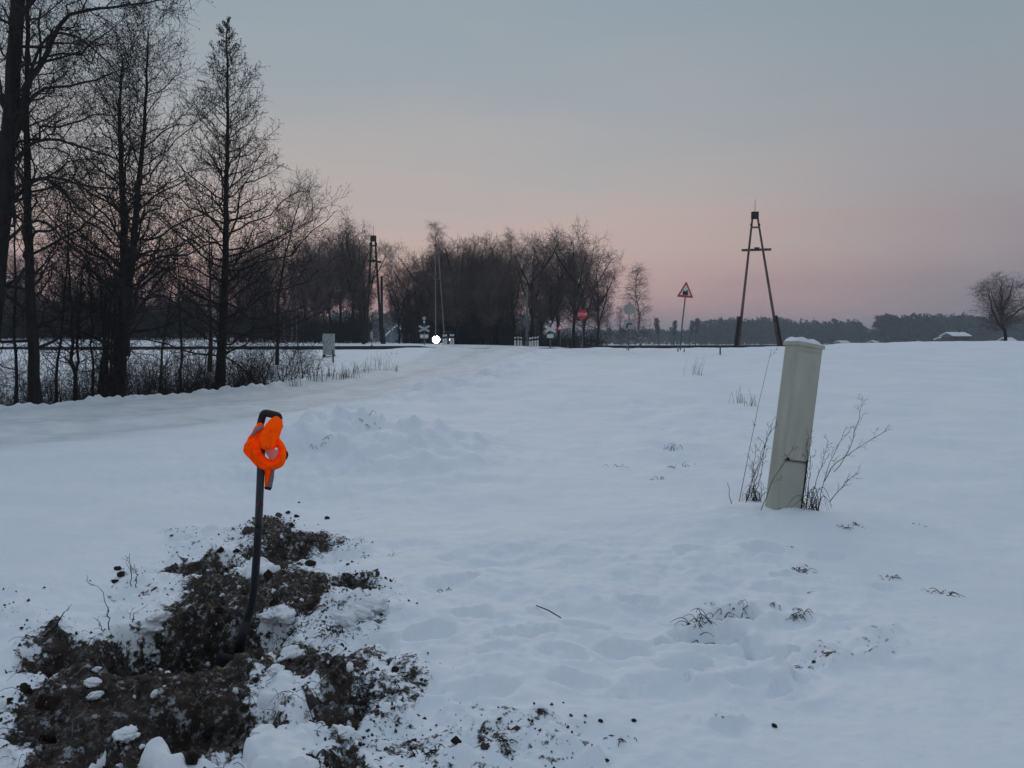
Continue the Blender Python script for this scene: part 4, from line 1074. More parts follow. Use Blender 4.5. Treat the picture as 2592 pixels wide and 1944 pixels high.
# ------------------------------------------------------------------ car with lit headlamps beyond the crossing
dcar = 72.0
xc = P(1122, 860, dcar)[0]; zcar = P(1110, 859, dcar)[2] - .80
car = thing('car', 'dark car coming over the crossing with its headlamps lit', 'car', (xc, dcar, zcar))
body = [(-.82, .28), (.82, .28), (.86, .55), (.84, .88), (.78, .98), (-.78, .98), (-.84, .88), (-.86, .55)]
mb = MB()
V = []
for y, k, hh in ((0, .92, .88), (.15, 1, 1), (1.1, 1, 1.04), (3.6, 1, 1.04), (4.1, .94, .95)):
    V += [(x * k, y, .28 + (z - .28) * hh) for x, z in body]
nb_ = len(body)
F = [tuple(range(nb_)), tuple(reversed(range(4 * nb_, 5 * nb_)))] + [(i * nb_ + j, (i + 1) * nb_ + j, (i + 1) * nb_ + (j + 1) % nb_, i * nb_ + (j + 1) % nb_) for i in range(4) for j in range(nb_)]
mb.add(V, F); mb.build('body', M_carpaint, car)
mb = MB(); mb.add([(-.74, 1.0, .99), (.74, 1.0, .99), (.74, 3.7, .99), (-.74, 3.7, .99), (-.58, 1.75, 1.46), (.58, 1.75, 1.46), (.58, 3.2, 1.46), (-.58, 3.2, 1.46)],
                  [(0, 1, 5, 4), (1, 2, 6, 5), (2, 3, 7, 6), (3, 0, 4, 7)]); mb.build('window_glass', M_glass, car)
MB().box((0, 2.47, 1.485), (1.2, 1.5, .04), bev=.03).build('roof', M_carpaint, car)
for sx in (-1, 1):
    for y in (.85, 3.3):
        MB().tube([(sx * .68, y, .33), (sx * .88, y, .33)], .33, 16).build('wheel', M_tyre, car)
    mb = MB(); mb.tube([(sx * .60, -.02, .78), (sx * .60, -.06, .78)], [.31, .28] if sx < 0 else [.09, .08], 18)
    mb.build('headlamp', M_lamp if sx < 0 else M_lampdim, car)
MB().box((0, -.03, .42), (.52, .02, .11)).build('number_plate', M_white, car)
MB().box((0, -.02, .62), (.70, .03, .14)).build('grille', M_black, car)

# ------------------------------------------------------------------ lineside box, stakes
_g = gpx(833, 903); d = _g[1]; x = _g[0]; z = _g[2]
zt, zb_ = P(833, 846, d)[2] - z, P(833, 898, d)[2] - z
t = thing('lineside_cabinet', 'pale grey box cabinet on short feet in the snow before the rails', 'cabinet', (x, d, z))
hc = zt - zb_
MB().box((0, 0, zb_ + hc / 2), (.58, .42, hc), bev=.03).build('body', M_box, t)
MB().box((0, 0, zt + .012), (.62, .46, .03), bev=.02).build('lid', M_box, t)
MB().box((-.31, .05, zb_ + hc * .78), (.06, .3, .3), bev=.02).build('side_hood', M_box, t)
MB().box((0.02, -.215, zb_ + hc * .5), (.5, .012, hc * .86)).build('door', M_box, t)
for e in (-1, 1): MB().box((e * .26, -.05, zb_ / 2 - .1), (.1, .3, zb_ + .22)).build('foot', M_poletar, t)
d = 40.0
def stake(u, vb, vt, d, label, r=.035, mt=M_pole, lean=0):
    b = gpx(u, vb, 53.5); d = b[1]; tp = P(u + lean, vt, d) - b
    t = thing('stake', label, 'stake', b, 'stakes in the snow')
    MB().tube([(0, 0, -.25), tuple(tp * .5), tuple(tp)], [r * 1.1, r, r * .9], 7).build('shaft', mt, t, True)
    MB().tube([tuple(tp), tuple(tp + np.array([0, 0, .03]))], [r * .9, r * .4], 7).build('top', M_snow, t, True)
stake(844, 918, 884, 40, 'thin wooden stake right in front of the grey box cabinet', .04, M_pole, -2)
stake(1823, 898, 874, 44, 'short wooden stake in open snow near the tall A-shaped pole', .035)
stake(1716, 890, 880, 46.5, 'stub of a stake at the foot of the warning sign', .03)
stake(1732, 892, 882, 45.5, 'faint stake stub just past the foot of the warning sign', .025)
stake(1587, 886, 878, 46.0, 'tiny stake below the pale octagonal sign', .03)
stake(941, 880, 872, 52, 'stake stub before the rails near the dark A-shaped pole', .05, M_poletar)
x = P(941, 868, 66)[0]
t = thing('white_marker', 'narrow white marker board standing under the dark A-shaped pole', 'marker', (x, 66, z1(x, 66)))
MB().tube([(0, .04, -.2), (0, .04, .9)], .03, 7).build('post', M_steel, t, True)
MB().box((0, 0, .72), (.2, .03, .55)).build('board', M_signback, t)

# ------------------------------------------------------------------ buildings
def house(name, label, u0, u1, d, veave, vridge, vbase, wallm, depth=6, zb=None, windows=2, group=None, gable=False):
    x0, x1 = P(u0, 860, d)[0], P(u1, 860, d)[0]
    zb = z1((x0 + x1) / 2, d) if zb is None else zb
    he, hr = P(0, veave, d)[2] - zb, P(0, vridge, d)[2] - zb
    w = x1 - x0
    t = thing(name, label, 'house', ((x0 + x1) / 2, d, zb), group)
    mb = MB()
    if gable:
        mb.prism([(-w / 2, -1), (w / 2, -1), (w / 2, he), (0, hr), (-w / 2, he)], 0, depth)
        mb.build('wall', wallm, t)
        mb = MB()
        for s in (-1, 1):
            mb2 = MB(); mb2.prism([(s * (w / 2 + .3), he - .15), (s * (w / 2 + .3), he + .1), (0, hr + .28), (0, hr + .03)], -.4, depth + .4); mb2.build('snowy_roof', M_snow, t)
    else:
        MB().box((0, depth / 2, he / 2 - .5), (w, depth, he + 1)).build('wall', wallm, t)
        mb = MB(); e = .4
        V = [(-w / 2 - e, -e, he), (w / 2 + e, -e, he), (w / 2 + e, depth / 2, hr), (-w / 2 - e, depth / 2, hr), (-w / 2 - e, depth + e, he), (w / 2 + e, depth + e, he)]
        V += [(a, b, c + .22) for a, b, c in V]
        F = [(0, 1, 2, 3), (3, 2, 5, 4), (6, 9, 8, 7), (9, 10, 11, 8), (0, 6, 7, 1), (4, 5, 11, 10), (0, 3, 9, 6), (3, 4, 10, 9), (1, 7, 8, 2), (2, 8, 11, 5)]
        mb.add(V, F); rf_ = mb.build('snowy_roof', M_snow, t)
        MB().box((w * .22, depth * .5, hr + .3), (.5, .5, 1.0)).build('chimney', wallm, rf_)
    for k in range(windows):
        xx = (k + .5) / windows * w * .8 - w * .4
        MB().box((xx, -.03, he * .55), (min(.9, w * .12), .06, he * .35)).build('window', M_glass, t)
    return t
house('shed', 'long low shed with a snow-covered roof behind the roadside trunks', -40, 196, 96, 818, 800, 858, M_walldark, 7, None, 3)
house('house', 'blue-grey gabled house half hidden in the gap before the dark grove', 972, 1036, 150, 856, 826, 872, M_wallblue, 8, 0.6, 1, gable=True)
house('farmhouse', 'far farmhouse with the brightest snowy roof near the big spreading tree', 2414, 2454, 240, 851, 842, 866, M_walldark, 7, 0.0, 2, 'far farm buildings')
house('barn', 'lower far roof just beside the brightest snowy roof', 2392, 2412, 260, 860, 854, 868, M_walldark, 6, 0.0, 1, 'far farm buildings')
house('barn', 'small far building beneath the brightest snowy roof', 2424, 2438, 240, 868, 863, 870, M_walldark, 5, -.2, 1, 'far farm buildings')
house('barn', 'long pale far roof under the middle hump of the wood', 2284, 2328, 400, 867, 861, 868, M_walldark, 8, -.3, 2, 'far farm buildings')
house('barn', 'faint far roof at the hollow between two humps of the wood', 2216, 2242, 400, 867, 862, 868, M_walldark, 8, -.3, 1, 'far farm buildings')
house('barn', 'faint far roof nearest behind the beige leaning cabinet', 2130, 2150, 400, 868, 863, 868, M_walldark, 8, -.3, 1, 'far farm buildings')
house('barn', 'far roof close past the trunk of the big spreading tree', 2552, 2570, 300, 863, 855, 868, M_walldark, 6, 0.0, 1, 'far farm buildings')

# ------------------------------------------------------------------ leaning cable cabinet
d = 7.16
base = P(1983, 1300, d); base[2] = z1(base[0], d) - .01
t = thing('cable_cabinet', 'leaning beige cable cabinet post with snow on its top', 'cabinet', base)
t.rotation_euler = (R(-1.5), R(8.8), R(20))
Hc = 1.375; Wc, Dc = 0.27, 0.17
MB().box((0, 0, Hc / 2 - .15), (Wc, Dc, Hc + .3), bev=.018).build('body', M_cab, t)
MB().box((-.012, -Dc / 2 - .004, Hc * .63), (Wc * .86, .012, Hc * .66)).build('door', M_cab, t)
MB().box((-.012, -Dc / 2 - .004, Hc * .14), (Wc * .86, .012, Hc * .28)).build('lower_panel', M_cabside, t)
MB().box((-.012, -Dc / 2 - .0105, Hc * .292), (Wc * .84, .003, .006)).build('panel_seam', M_seam, t)
MB().box((Wc * .39, -Dc / 2 - .011, Hc * .16), (.012, .006, Hc * .30)).build('open_seam', M_seam, t)
MB().box((Wc * .405, -Dc / 2 - .002, Hc * .65), (.006, .006, Hc * .64)).build('door_edge', M_cabside, t)
MB().tube([(-Wc * .36, -Dc / 2 - .008, Hc * .30), (-Wc * .36, -Dc / 2 - .024, Hc * .30)], .013, 10).build('latch', M_seam, t)
for k in (0, 1): MB().box((.05, -Dc / 2 - .011, Hc * .88 - k * .022), (.06, .003, .004)).build('embossed_rib', M_cabside, t)
MB().box((0, 0, Hc + .012), (Wc + .028, Dc + .028, .03), bev=.02).build('cap', M_cab, t)
gs = 18; V, F = [], []
for i in range(gs + 1):
    for j in range(gs + 1):
        a, b = i / gs * 2 - 1, j / gs * 2 - 1
        q = max(0, 1 - abs(a) ** 4) * max(0, 1 - abs(b) ** 4)
        V.append((a * (Wc / 2 + .012), b * (Dc / 2 + .012), Hc + .024 + .05 * q ** .55 * (0.75 - .35 * a + 0.5 * mnoise.noise(Vector((a * 2, b * 2, 3))))))
for i in range(gs):
    for j in range(gs): F.append((i * (gs + 1) + j, (i + 1) * (gs + 1) + j, (i + 1) * (gs + 1) + j + 1, i * (gs + 1) + j + 1))
me = bpy.data.meshes.new('snow_cap'); me.from_pydata(V, [], F); me.update(); smooth(me); link('snow_cap', me, M_snow, t)

# ------------------------------------------------------------------ weeds and grass
gw = np.random.default_rng(23)
def stalks(name, label, lines, cat='weed', mt=M_straw, group=None, tw=6, r=.0035):
    """lines: lists of (u, v, d)"""
    b = P(*lines[0][0]); b[2] = z1(b[0], b[1]); t = thing(name, label, cat, b, group)
    sts = []
    for ln in lines:
        a = stem([(u, v) for u, v, _ in ln], [q for *_, q in ln], r, r * .45, 12, gw, .004); a[1][0] /= 1.35
        sts.append(a)
    Pt, Rd = stack(sts)
    V, F = join_tubes([(Pt - b, Rd, 4)]); link('stem', mk_mesh('stem', V, F), mt, t)
    if tw:
        l1 = grow(Pt, Rd, tw, .25, 1.0, .07, .6, 4, gw, up=.1, rf=.6, rmin=.0016, wig=.25)
        l2 = grow(*l1, 3, .3, 1.0, .03, .7, 3, gw, rf=.8, rmin=.0016, wig=.2)
        V, F = join_tubes([(l1[0] - b, l1[1], 3), (l2[0] - b, l2[1], 3)]); link('side_shoots', mk_mesh('side_shoots', V, F), mt, t)
    return t
def tuft(u, v, label, size=.12, blades=16, seed=0, mt=M_grassdark, spread=1.0, group=None, name='grass_tuft', loops=True, r=.0032, up=1.0):
    g = np.random.default_rng(seed); b = gpx(u, v); k = blades
    a = g.random(k) * 6.28; L_ = size * (.4 + .9 * g.random(k)); s = np.linspace(0, 1, 8)
    ox = g.normal(0, size * .40 * spread, (k, 2)) * np.array([1.3, .7])
    pts = np.zeros((k, 8, 3))
    if loops:                     # withered blades bent back down into the snow
        rad = L_[:, None] * s * (.5 + .7 * g.random(k))[:, None]
        hgt = (.25 + .55 * g.random(k) ** 1.5)[:, None]
        pk = (.35 + .3 * g.random(k))[:, None]
        zz = L_[:, None] * up * hgt * np.where(s < pk, np.sin(s / pk * 1.57), np.cos((s - pk) / (1 - pk) * 1.3))
    else:
        rad = L_[:, None] * s ** 1.3 * (.15 + .4 * g.random(k))[:, None]
        zz = L_[:, None] * up * (1.3 * s - .5 * s ** 2 * g.random(k)[:, None])
    turn = a[:, None] + s * g.normal(0, .7, k)[:, None]
    pts[..., 0] = ox[:, :1] + rad * np.cos(turn); pts[..., 1] = ox[:, 1:] + rad * np.sin(turn)
    pts[..., 2] = zg(pts[..., 0].ravel() * 0 + b[0] + np.repeat(ox[:, 0], 8), np.repeat(ox[:, 1], 8) + b[1]).reshape(k, 8) - b[2] - .012 + zz
    rr = (r * (.6 + .8 * g.random(k)))[:, None] * (1 - .6 * s)[None]
    V, F = join_tubes([(pts, rr, 3)])
    o = link(name, mk_mesh(name, V, F), mt, None, b); tag(o, label, 'grass', group); return o
dw = 7.12
stalks('dry_weed', 'tall single dry stalk rising higher than the others beside the beige cabinet', [[(1871, 1270, dw), (1895, 1140, dw), (1916, 1044, dw), (1938, 950, dw), (1953, 885, dw)]], tw=3, r=.003)
stalks('dry_weed', 'bunch of dry stalks leaning against the shaded edge of the beige cabinet',
       [[(1888, 1272, dw), (1915, 1190, dw), (1936, 1115, dw), (1962, 1078, dw)], [(1892, 1265, dw), (1905, 1200, dw), (1914, 1124, dw)], [(1900, 1262, dw), (1925, 1170, dw), (1948, 1095, dw), (1956, 1070, dw)],
        [(1910, 1255, dw), (1930, 1190, dw), (1934, 1120, dw)], [(1905, 1250, dw), (1910, 1215, dw), (1905, 1170, dw)]], tw=7)
stalks('dry_weed', 'thin weed crossing in front of the lower panel of the beige cabinet', [[(1926, 1292, 6.98), (1955, 1215, 6.98), (1982, 1177, 7.0), (2010, 1128, 7.02)]], tw=4)
stalks('dry_weed', 'spreading dry weed with long slanting stalks on the open side of the cabinet',
       [[(2070, 1288, dw), (2080, 1230, dw), (2092, 1195, dw), (2115, 1135, dw), (2145, 1078, dw)], [(2085, 1220, dw), (2105, 1178, dw), (2170, 1135, dw), (2210, 1108, dw), (2246, 1088, dw)],
        [(2110, 1195, dw), (2140, 1160, dw), (2174, 1064, dw), (2185, 1002, dw)], [(2045, 1260, dw), (2050, 1190, dw), (2053, 1100, dw)], [(2040, 1250, dw), (2044, 1160, dw), (2042, 1120, dw)],
        [(2060, 1240, dw), (2085, 1160, dw), (2098, 1115, dw)], [(2100, 1270, dw), (2150, 1210, dw), (2172, 1200, dw)]], tw=9)
tuft(1908, 1268, 'matted clump of dry leaves at the shaded foot of the beige cabinet', .17, 28, 301, M_grassdark, .5, None, 'dry_weed', True, .003, 1.6)
tuft(2052, 1290, 'darker matted clump of dry leaves at the open foot of the beige cabinet', .20, 34, 302, M_grassdark, .5, None, 'dry_weed', True, .003, 1.6)
stalks('dry_weed', 'tiny dry stalk standing off alone before the cabinet weeds', [[(1851, 1275, dw), (1846, 1245, dw), (1841, 1220, dw)]], tw=0)
for k, (u, v, s, bl, lab) in enumerate([
    (1775, 1585, .15, 30, 'largest dark grass tuft sticking out of the broken snow crust'), (1865, 1548, .15, 22, 'looping grass tuft right behind the largest one'),
    (2028, 1448, .13, 24, 'dark arched grass tuft below the foot of the cabinet weeds'), (2252, 1462, .10, 16, 'small upright grass tuft far out on the smooth snow'),
    (2372, 1504, .14, 12, 'sparse bent grass tuft farthest out on the smooth snow'), (2018, 1562, .10, 20, 'compact dark grass tuft beyond the looping one'),
    (1955, 1528, .08, 10, 'flat pale grass wisp between the looping tuft and the compact one'), (2362, 1566, .05, 8, 'tiny hooped grass blade below the sparse bent tuft'),
    (2056, 1502, .05, 8, 'tiny dark tuft between the arched tuft and the compact one'), (1790, 1528, .05, 5, 'tiny bent blade just above the largest tuft'),
    (1118, 1500, .10, 9, 'few dark blades at the lip of a snow hollow near the dug soil'), (995, 1402, .06, 8, 'little dark leaf scrap on clean snow beyond the dug soil'),
    (2000, 1385, .07, 8, 'short wisp poking out just below the cabinet base'), (2130, 1335, .09, 12, 'low wisp in the snow past the spreading weed'),
    (2170, 1330, .10, 10, 'second low wisp in the snow, farther past the spreading weed'), (2318, 1330, .07, 6, 'lone short blade on the smooth snow past the cabinet'),
    (1040, 1715, .10, 26, 'bushy grass tuft at the fringe of dirty snow'), (1000, 1760, .09, 18, 'low grass among the dirty crumbs'), (935, 1765, .11, 34, 'dense grey grass tussock against the dug soil'),
    (1270, 1895, .09, 26, 'grass tuft in the soil clump near the lower edge'), (1085, 1915, .09, 26, 'dark grass tuft in the longest soil clump near the lower edge'), (800, 1490, .09, 18, 'grass with two bent stalks on the dug ridge'),
    (840, 1600, .12, 30, 'frayed tuft with a broken stick by the snow lump'), (745, 1600, .10, 30, 'frozen sod edge beside the shovel'), (1560, 1880, .06, 12, 'small tuft in the dirty snow near the lower edge'),
    (2040, 1690, .07, 10, 'pale crushed grass in the shallow footprint')]):
    tuft(u, v, lab, s * .62, int(bl * 1.5), 40 + k, r=.0028, up=.62)
for k, (u, v, s, bl, lab) in enumerate([
    (1695, 1140, .16, 10, 'dark bent wisp in the middle of the snow slope'), (1705, 1185, .08, 6, 'small wisp below the dark bent one on the slope'), (1558, 1182, .10, 6, 'lone small wisp on the slope nearer the road'),
    (1665, 1215, .08, 6, 'short wisp under the pair on the slope'), (1740, 1180, .09, 6, 'right-leaning little wisp of the pair on the slope'), (950, 1080, .14, 6, 'dark twig stuck in the ploughed heap'),
    (805, 1130, .12, 8, 'dark crumbly grass on the shovel side of the ploughed heap')]):
    tuft(u, v, lab.replace('right-leaning little', 'last little'), s, bl, 80 + k)
for k, (u, v, s, bl, lab) in enumerate([
    (1882, 1022, .30, 16, 'upright dry grass clump far behind the beige cabinet'), (1902, 1028, .2, 10, 'shorter dry clump adjoining the upright one behind the cabinet'),
    (730, 968, .35, 14, 'dry weed clump by the end of the drooping bough'), (748, 978, .30, 18, 'low dark weed by the road edge near the drooping bough'), (797, 965, .45, 26, 'first dense weed clump along the road edge ditch'),
    (838, 955, .55, 30, 'weed clump straight below the thin stake'), (850, 960, .4, 24, 'small weed clump just past the one below the stake'), (884, 956, .50, 40, 'darkest weed clump along the road edge ditch'),
    (905, 945, .45, 26, 'taller weed clump past the darkest one'), (935, 940, .40, 22, 'thin weed clump toward the crossing'), (972, 938, .65, 18, 'tall wispy weed nearest the crossing along the ditch'),
    (963, 925, .5, 10, 'sparse tall weed behind the wispy one'), (746, 945, .5, 3, 'single seed-headed stalk in the low field'), (1003, 940, .25, 10, 'last low weed of the ditch row'),
    (940, 910, .25, 8, 'small wisp on the snow between stake and crossing'), (995, 898, .3, 8, 'wisp on the slope just before the rails'), (1750, 948, .5, 14, 'faint weeds on the far slope between sign and pole')]):
    tuft(u, v, lab, s * .62, bl, 120 + k, M_straw, 1.4, None, 'dry_weed', False, .005, 1.3)
# upright stems by the digging and a loose twig
for k, (u0, v0, u1, v1, lab) in enumerate([(331, 1486, 328, 1402, 'thin upright stem beside the small crumbs left of the dug soil'), (346, 1487, 339, 1428, 'shorter stem next to the thin upright one'),
                                          (278, 1600, 261, 1500, 'bare upright twig on the snow bank beside the pit'), (262, 1605, 252, 1578, 'very short stem at the foot of the bare upright twig'),
                                          (105, 1618, 166, 1548, 'slanting dark stick at the edge of the trampled snow'), (333, 1575, 338, 1550, 'tiny pale stem between the bare twig and the pit')]):
    b = gpx(u0, v0)
    stalks('upright_twig', lab.replace('left of', 'short of'), [[(u0, v0 + 4, b[1]), ((u0 + u1) / 2 + 3, (v0 + v1) / 2, b[1]), (u1, v1, b[1])]], 'twig', M_grassdark, None, 2, .0032 if k != 4 else .005)
a, b = gpx(1357, 1543), gpx(1420, 1568)
o = MB().tube([a + np.array([0, 0, .008]), (a + b) / 2 + np.array([0, 0, .014]), b + np.array([0, 0, .006])], [.003, .0035, .003], 5).build('loose_twig', M_grassdark)
tag(o, 'straight loose twig lying on clean snow', 'twig')

# ------------------------------------------------------------------ soil clods, crumbs, snow lumps
def clod_mesh(name, seed, mt, rough=.35, sub=2):
    import bmesh
    bm = bmesh.new(); bmesh.ops.create_icosphere(bm, subdivisions=sub, radius=1.0)
    for v in bm.verts:
        q = v.co.copy() * 1.1 + Vector((seed * 3.7, seed * 1.3, 0))
        k = 1 + rough * mnoise.noise(q * 1.3) + rough * .7 * mnoise.noise(q * 3.1) + rough * .45 * mnoise.noise(q * 6.3)
        v.co *= k; v.co.z *= .72
    me = bpy.data.meshes.new(name); bm.to_mesh(me); bm.free(); me.materials.append(mt); return me
SOILM = [clod_mesh('soil_clod', k, M_soil if k % 3 else M_soilgrey, .55) for k in range(6)]
SNOWM = [clod_mesh('snow_lump', 20 + k, M_snow, .36, 4) for k in range(5)]
for me in SNOWM: smooth(me)
gc = np.random.default_rng(31)
def in_soil(m, polys):
    out = []
    while len(out) < m:
        p_ = polys[gc.integers(len(polys))]
        lo_, hi_ = p_.min(0) - .1, p_.max(0) + .1
        q = lo_ + (hi_ - lo_) * gc.random(2)
        if sd_poly(np.array([q[0]]), np.array([q[1]]), p_)[0] > -.06: out.append(q)
    return np.array(out)
weights = [SOIL[5]] * 5 + [SOIL[3]] * 3 + [SOIL[1]] * 2 + [SOIL[0], SOIL[2], SOIL[4]]
for q in in_soil(120, weights):
    s = .010 + .024 * gc.random() ** 2.2
    o = link('soil_clod', SOILM[gc.integers(6)], None, None, (q[0], q[1], z1(q[0], q[1]) + s * .25))
    o.scale = (s * (.8 + .5 * gc.random()), s * (.8 + .5 * gc.random()), s); o.rotation_euler = tuple(gc.random(3) * 6.28)
    tag(o, 'loose frozen soil clod lying in the dug-up earth', 'clod', 'frozen soil clods of the digging')
CL = [(730, 1300, .02), (705, 1308, .03), (750, 1310, .022), (828, 1314, .025), (298, 1442, .022), (306, 1463, .026), (292, 1478, .02), (785, 1432, .035), (625, 1347, .04), (757, 1274, .014),
      (1000, 1700, .02), (1605, 1827, .010), (1520, 1835, .009), (1960, 1847, .011), (2060, 1680, .011), (435, 1360, .014), (880, 1430, .012), (1155, 1880, .018), (1230, 1900, .018)]
for u, v, s in CL:
    b = gpx(u, v)
    o = link('soil_clod', SOILM[gc.integers(6)], None, None, (b[0], b[1], b[2] + s * .3)); o.scale = (s * 1.1, s * .9, s); o.rotation_euler = (0, 0, gc.random() * 6.28)
    tag(o, 'dark soil clod thrown out on to clean snow', 'clod', 'stray soil clods on the snow')
# crumbs: uncountable
m = 3700
pc = np.concatenate([in_soil(2800, weights)] + [in_soil(900, [p for p, _ in SPARSE[:7]] + [SOIL[0], SOIL[1], SOIL[4]])]) + gc.normal(0, .07, (m, 2))
zc_ = zg(pc[:, 0], pc[:, 1]); sz = .0025 + .008 * gc.random(m) ** 2.6
oct_ = np.array([(1, 0, 0), (-1, 0, 0), (0, 1, 0), (0, -1, 0), (0, 0, 1), (0, 0, -1)], float)
tri = np.array([(0, 2, 4), (2, 1, 4), (1, 3, 4), (3, 0, 4), (2, 0, 5), (1, 2, 5), (3, 1, 5), (0, 3, 5)])
V = np.concatenate([pc, (zc_ + sz * .4)[:, None]], 1)[:, None, :] + (oct_[None] + gc.normal(0, .3, (m, 6, 3))) * sz[:, None, None]
F = (tri[None] + (np.arange(m) * 6)[:, None, None]).reshape(-1, 3)
o = link('soil_crumbs', mk_mesh('soil_crumbs', V.reshape(-1, 3), F), M_soil); o['kind'] = 'stuff'; tag(o, 'fine dark soil crumbs strewn over the snow by the digging', 'crumbs')
# withered grass roots through the sods
m = 1500
pc = in_soil(m, [SOIL[5], SOIL[5], SOIL[3], SOIL[1], SOIL[1]]); zc_ = zg(pc[:, 0], pc[:, 1])
a = gc.random(m) * 6.28; L_ = .03 + .07 * gc.random(m); s = np.linspace(0, 1, 4)
pts = np.zeros((m, 4, 3)); pts[..., 0] = pc[:, :1] + (L_ * np.cos(a))[:, None] * s; pts[..., 1] = pc[:, 1:] + (L_ * np.sin(a))[:, None] * s
pts[..., 2] = zc_[:, None] + L_[:, None] * (s * .8 - s ** 2 * .9) + .003
V, F = join_tubes([(pts, np.tile(.0016 * (1 - .5 * s), (m, 1)), 3)])
o = link('turf_fibres', mk_mesh('turf_fibres', V, F), M_straw); o['kind'] = 'stuff'; tag(o, 'withered turf fibres mixed into the dug soil', 'turf')
# snow lumps
def lump(u, v, s, sc=(1, 1, 1), sink=.2):
    b = gpx(u, v)
    o = link('snow_lump', SNOWM[gc.integers(5)], None, None, (b[0], b[1], b[2] + s * sink)); o.scale = (s * sc[0], s * sc[1], s * sc[2]); o.rotation_euler = (gc.normal(0, .2), gc.normal(0, .2), gc.random() * 6.28)
    return o
LUMP = [(720, 1592, .07, 'rounded snow lump beside the frozen sod edge'), (690, 1600, .06, 'snow lump nearest the shovel blade'), (735, 1605, .035, 'curved crust of snow beside the frayed tuft'), (945, 1545, .07, 'knobbly snow lump at the outer end of the dug ridge'),
        (910, 1560, .055, 'snow lump behind the knobbly one'), (880, 1575, .06, 'snow lump in front of the knobbly one'), (730, 1668, .05, 'oblong snow piece on the dark soil'), (700, 1702, .04, 'small snow piece below the oblong one'),
        (875, 1868, .045, 'bright snow crumb in the dark soil band'), (400, 1590, .05, 'snow lump at the upper lip of the pit'), (380, 1630, .05, 'snow lump on the near lip of the pit'), (235, 1738, .028, 'pale rounded snow ball in the soil'),
        (240, 1765, .024, 'dirty snow ball under the pale one'), (248, 1700, .018, 'small hollow snow ball above the pale one'), (128, 1782, .018, 'little snow pebble near the soil edge'), (320, 1880, .04, 'long snow crust above the cut slabs')]
for u, v, s, lab in LUMP: tag(lump(u, v, s, (1.2, .9, .8)), lab, 'snow')
for q in in_soil(130, [SOIL[5], SOIL[5], SOIL[5], SOIL[3], SOIL[3], SOIL[1], SOIL[2]]):
    s = .007 + .014 * gc.random() ** 2
    o = link('snow_bit', SNOWM[gc.integers(5)], None, None, (q[0], q[1], z1(q[0], q[1]) + s * .4)); o.scale = (s, s * .8, s * .8); o.rotation_euler = tuple(gc.random(3) * 6)
    tag(o, 'small bit of snow sitting on the dug soil', 'snow', 'bits of snow on the dug soil')
# cut slabs of snow crust
def slab(poly, h, label, tilt=0.0, lift=0.0):
    w_ = np.array([Pz(u, v, .04)[:2] for u, v in poly]); c = w_.mean(0); zb = z1(c[0], c[1])
    lo_, hi_ = w_.min(0) - .05, w_.max(0) + .05
    nx_, ny_ = max(12, int((hi_[0] - lo_[0]) / .009)), max(12, int((hi_[1] - lo_[1]) / .011))
    X, Y = np.meshgrid(np.linspace(lo_[0], hi_[0], nx_), np.linspace(lo_[1], hi_[1], ny_))
    sd_ = sd_poly(X + .09 * fbm(X * 7, Y * 7, 5, 91), Y + .09 * fbm(X * 7 + 5, Y * 7, 5, 93), w_)
    Z = -.09 + (h + .09) * sstep(-.02, .05, sd_) + sstep(0, .05, sd_) * (.09 * fbm(X * 4, Y * 4, 4, 95) + .014 * fbm(X * 26, Y * 26, 2, 97)) + .012 * sstep(0, .12, sd_)
    Z = Z + (Y - c[1]) * tilt
    id_ = np.arange(nx_ * ny_).reshape(ny_, nx_)
    F_ = np.stack([id_[:-1, :-1], id_[:-1, 1:], id_[1:, 1:], id_[1:, :-1]], -1).reshape(-1, 4)
    k_ = (sd_.ravel()[F_] > -.03).any(1)
    used = np.unique(F_[k_]); remap = np.zeros(nx_ * ny_, int); remap[used] = np.arange(len(used))
    V_ = np.stack([X.ravel() - c[0], Y.ravel() - c[1], Z.ravel()], 1)[used]
    me = mk_mesh('snow_slab', V_, remap[F_[k_]]); smooth(me)
    o = link('snow_slab', me, M_snow, None, (c[0], c[1], zb + lift))
    return tag(o, label, 'snow')
slab([(205, 1960), (250, 1912), (285, 1890), (312, 1893), (314, 1908), (290, 1925), (262, 1960)], .045, 'narrow cut slab of snow crust at the lower edge', .06)
slab([(345, 1975), (344, 1920), (352, 1897), (385, 1910), (425, 1902), (460, 1922), (500, 1938), (495, 1975)], .05, 'broad cut slab of snow crust at the lower edge', .05)
slab([(655, 1752), (700, 1740), (756, 1742), (772, 1770), (770, 1800), (735, 1822), (690, 1820), (662, 1800)], .045, 'squarish slab of snow rising from the dark soil', .05)
slab([(588, 1985), (596, 1925), (625, 1890), (690, 1862), (760, 1868), (806, 1880), (815, 1985)], .05, 'largest smooth slab of snow at the lower edge', .04)
slab([(-40, 1990), (-30, 1860), (2, 1862), (18, 1900), (30, 1990)], .07, 'snow bank cut off at the lower corner of the digging', 0)
slab([(640, 1445), (690, 1432), (712, 1470), (690, 1490), (600, 1478), (612, 1450)], .06, 'upright snow block behind the shovel shaft', 0)

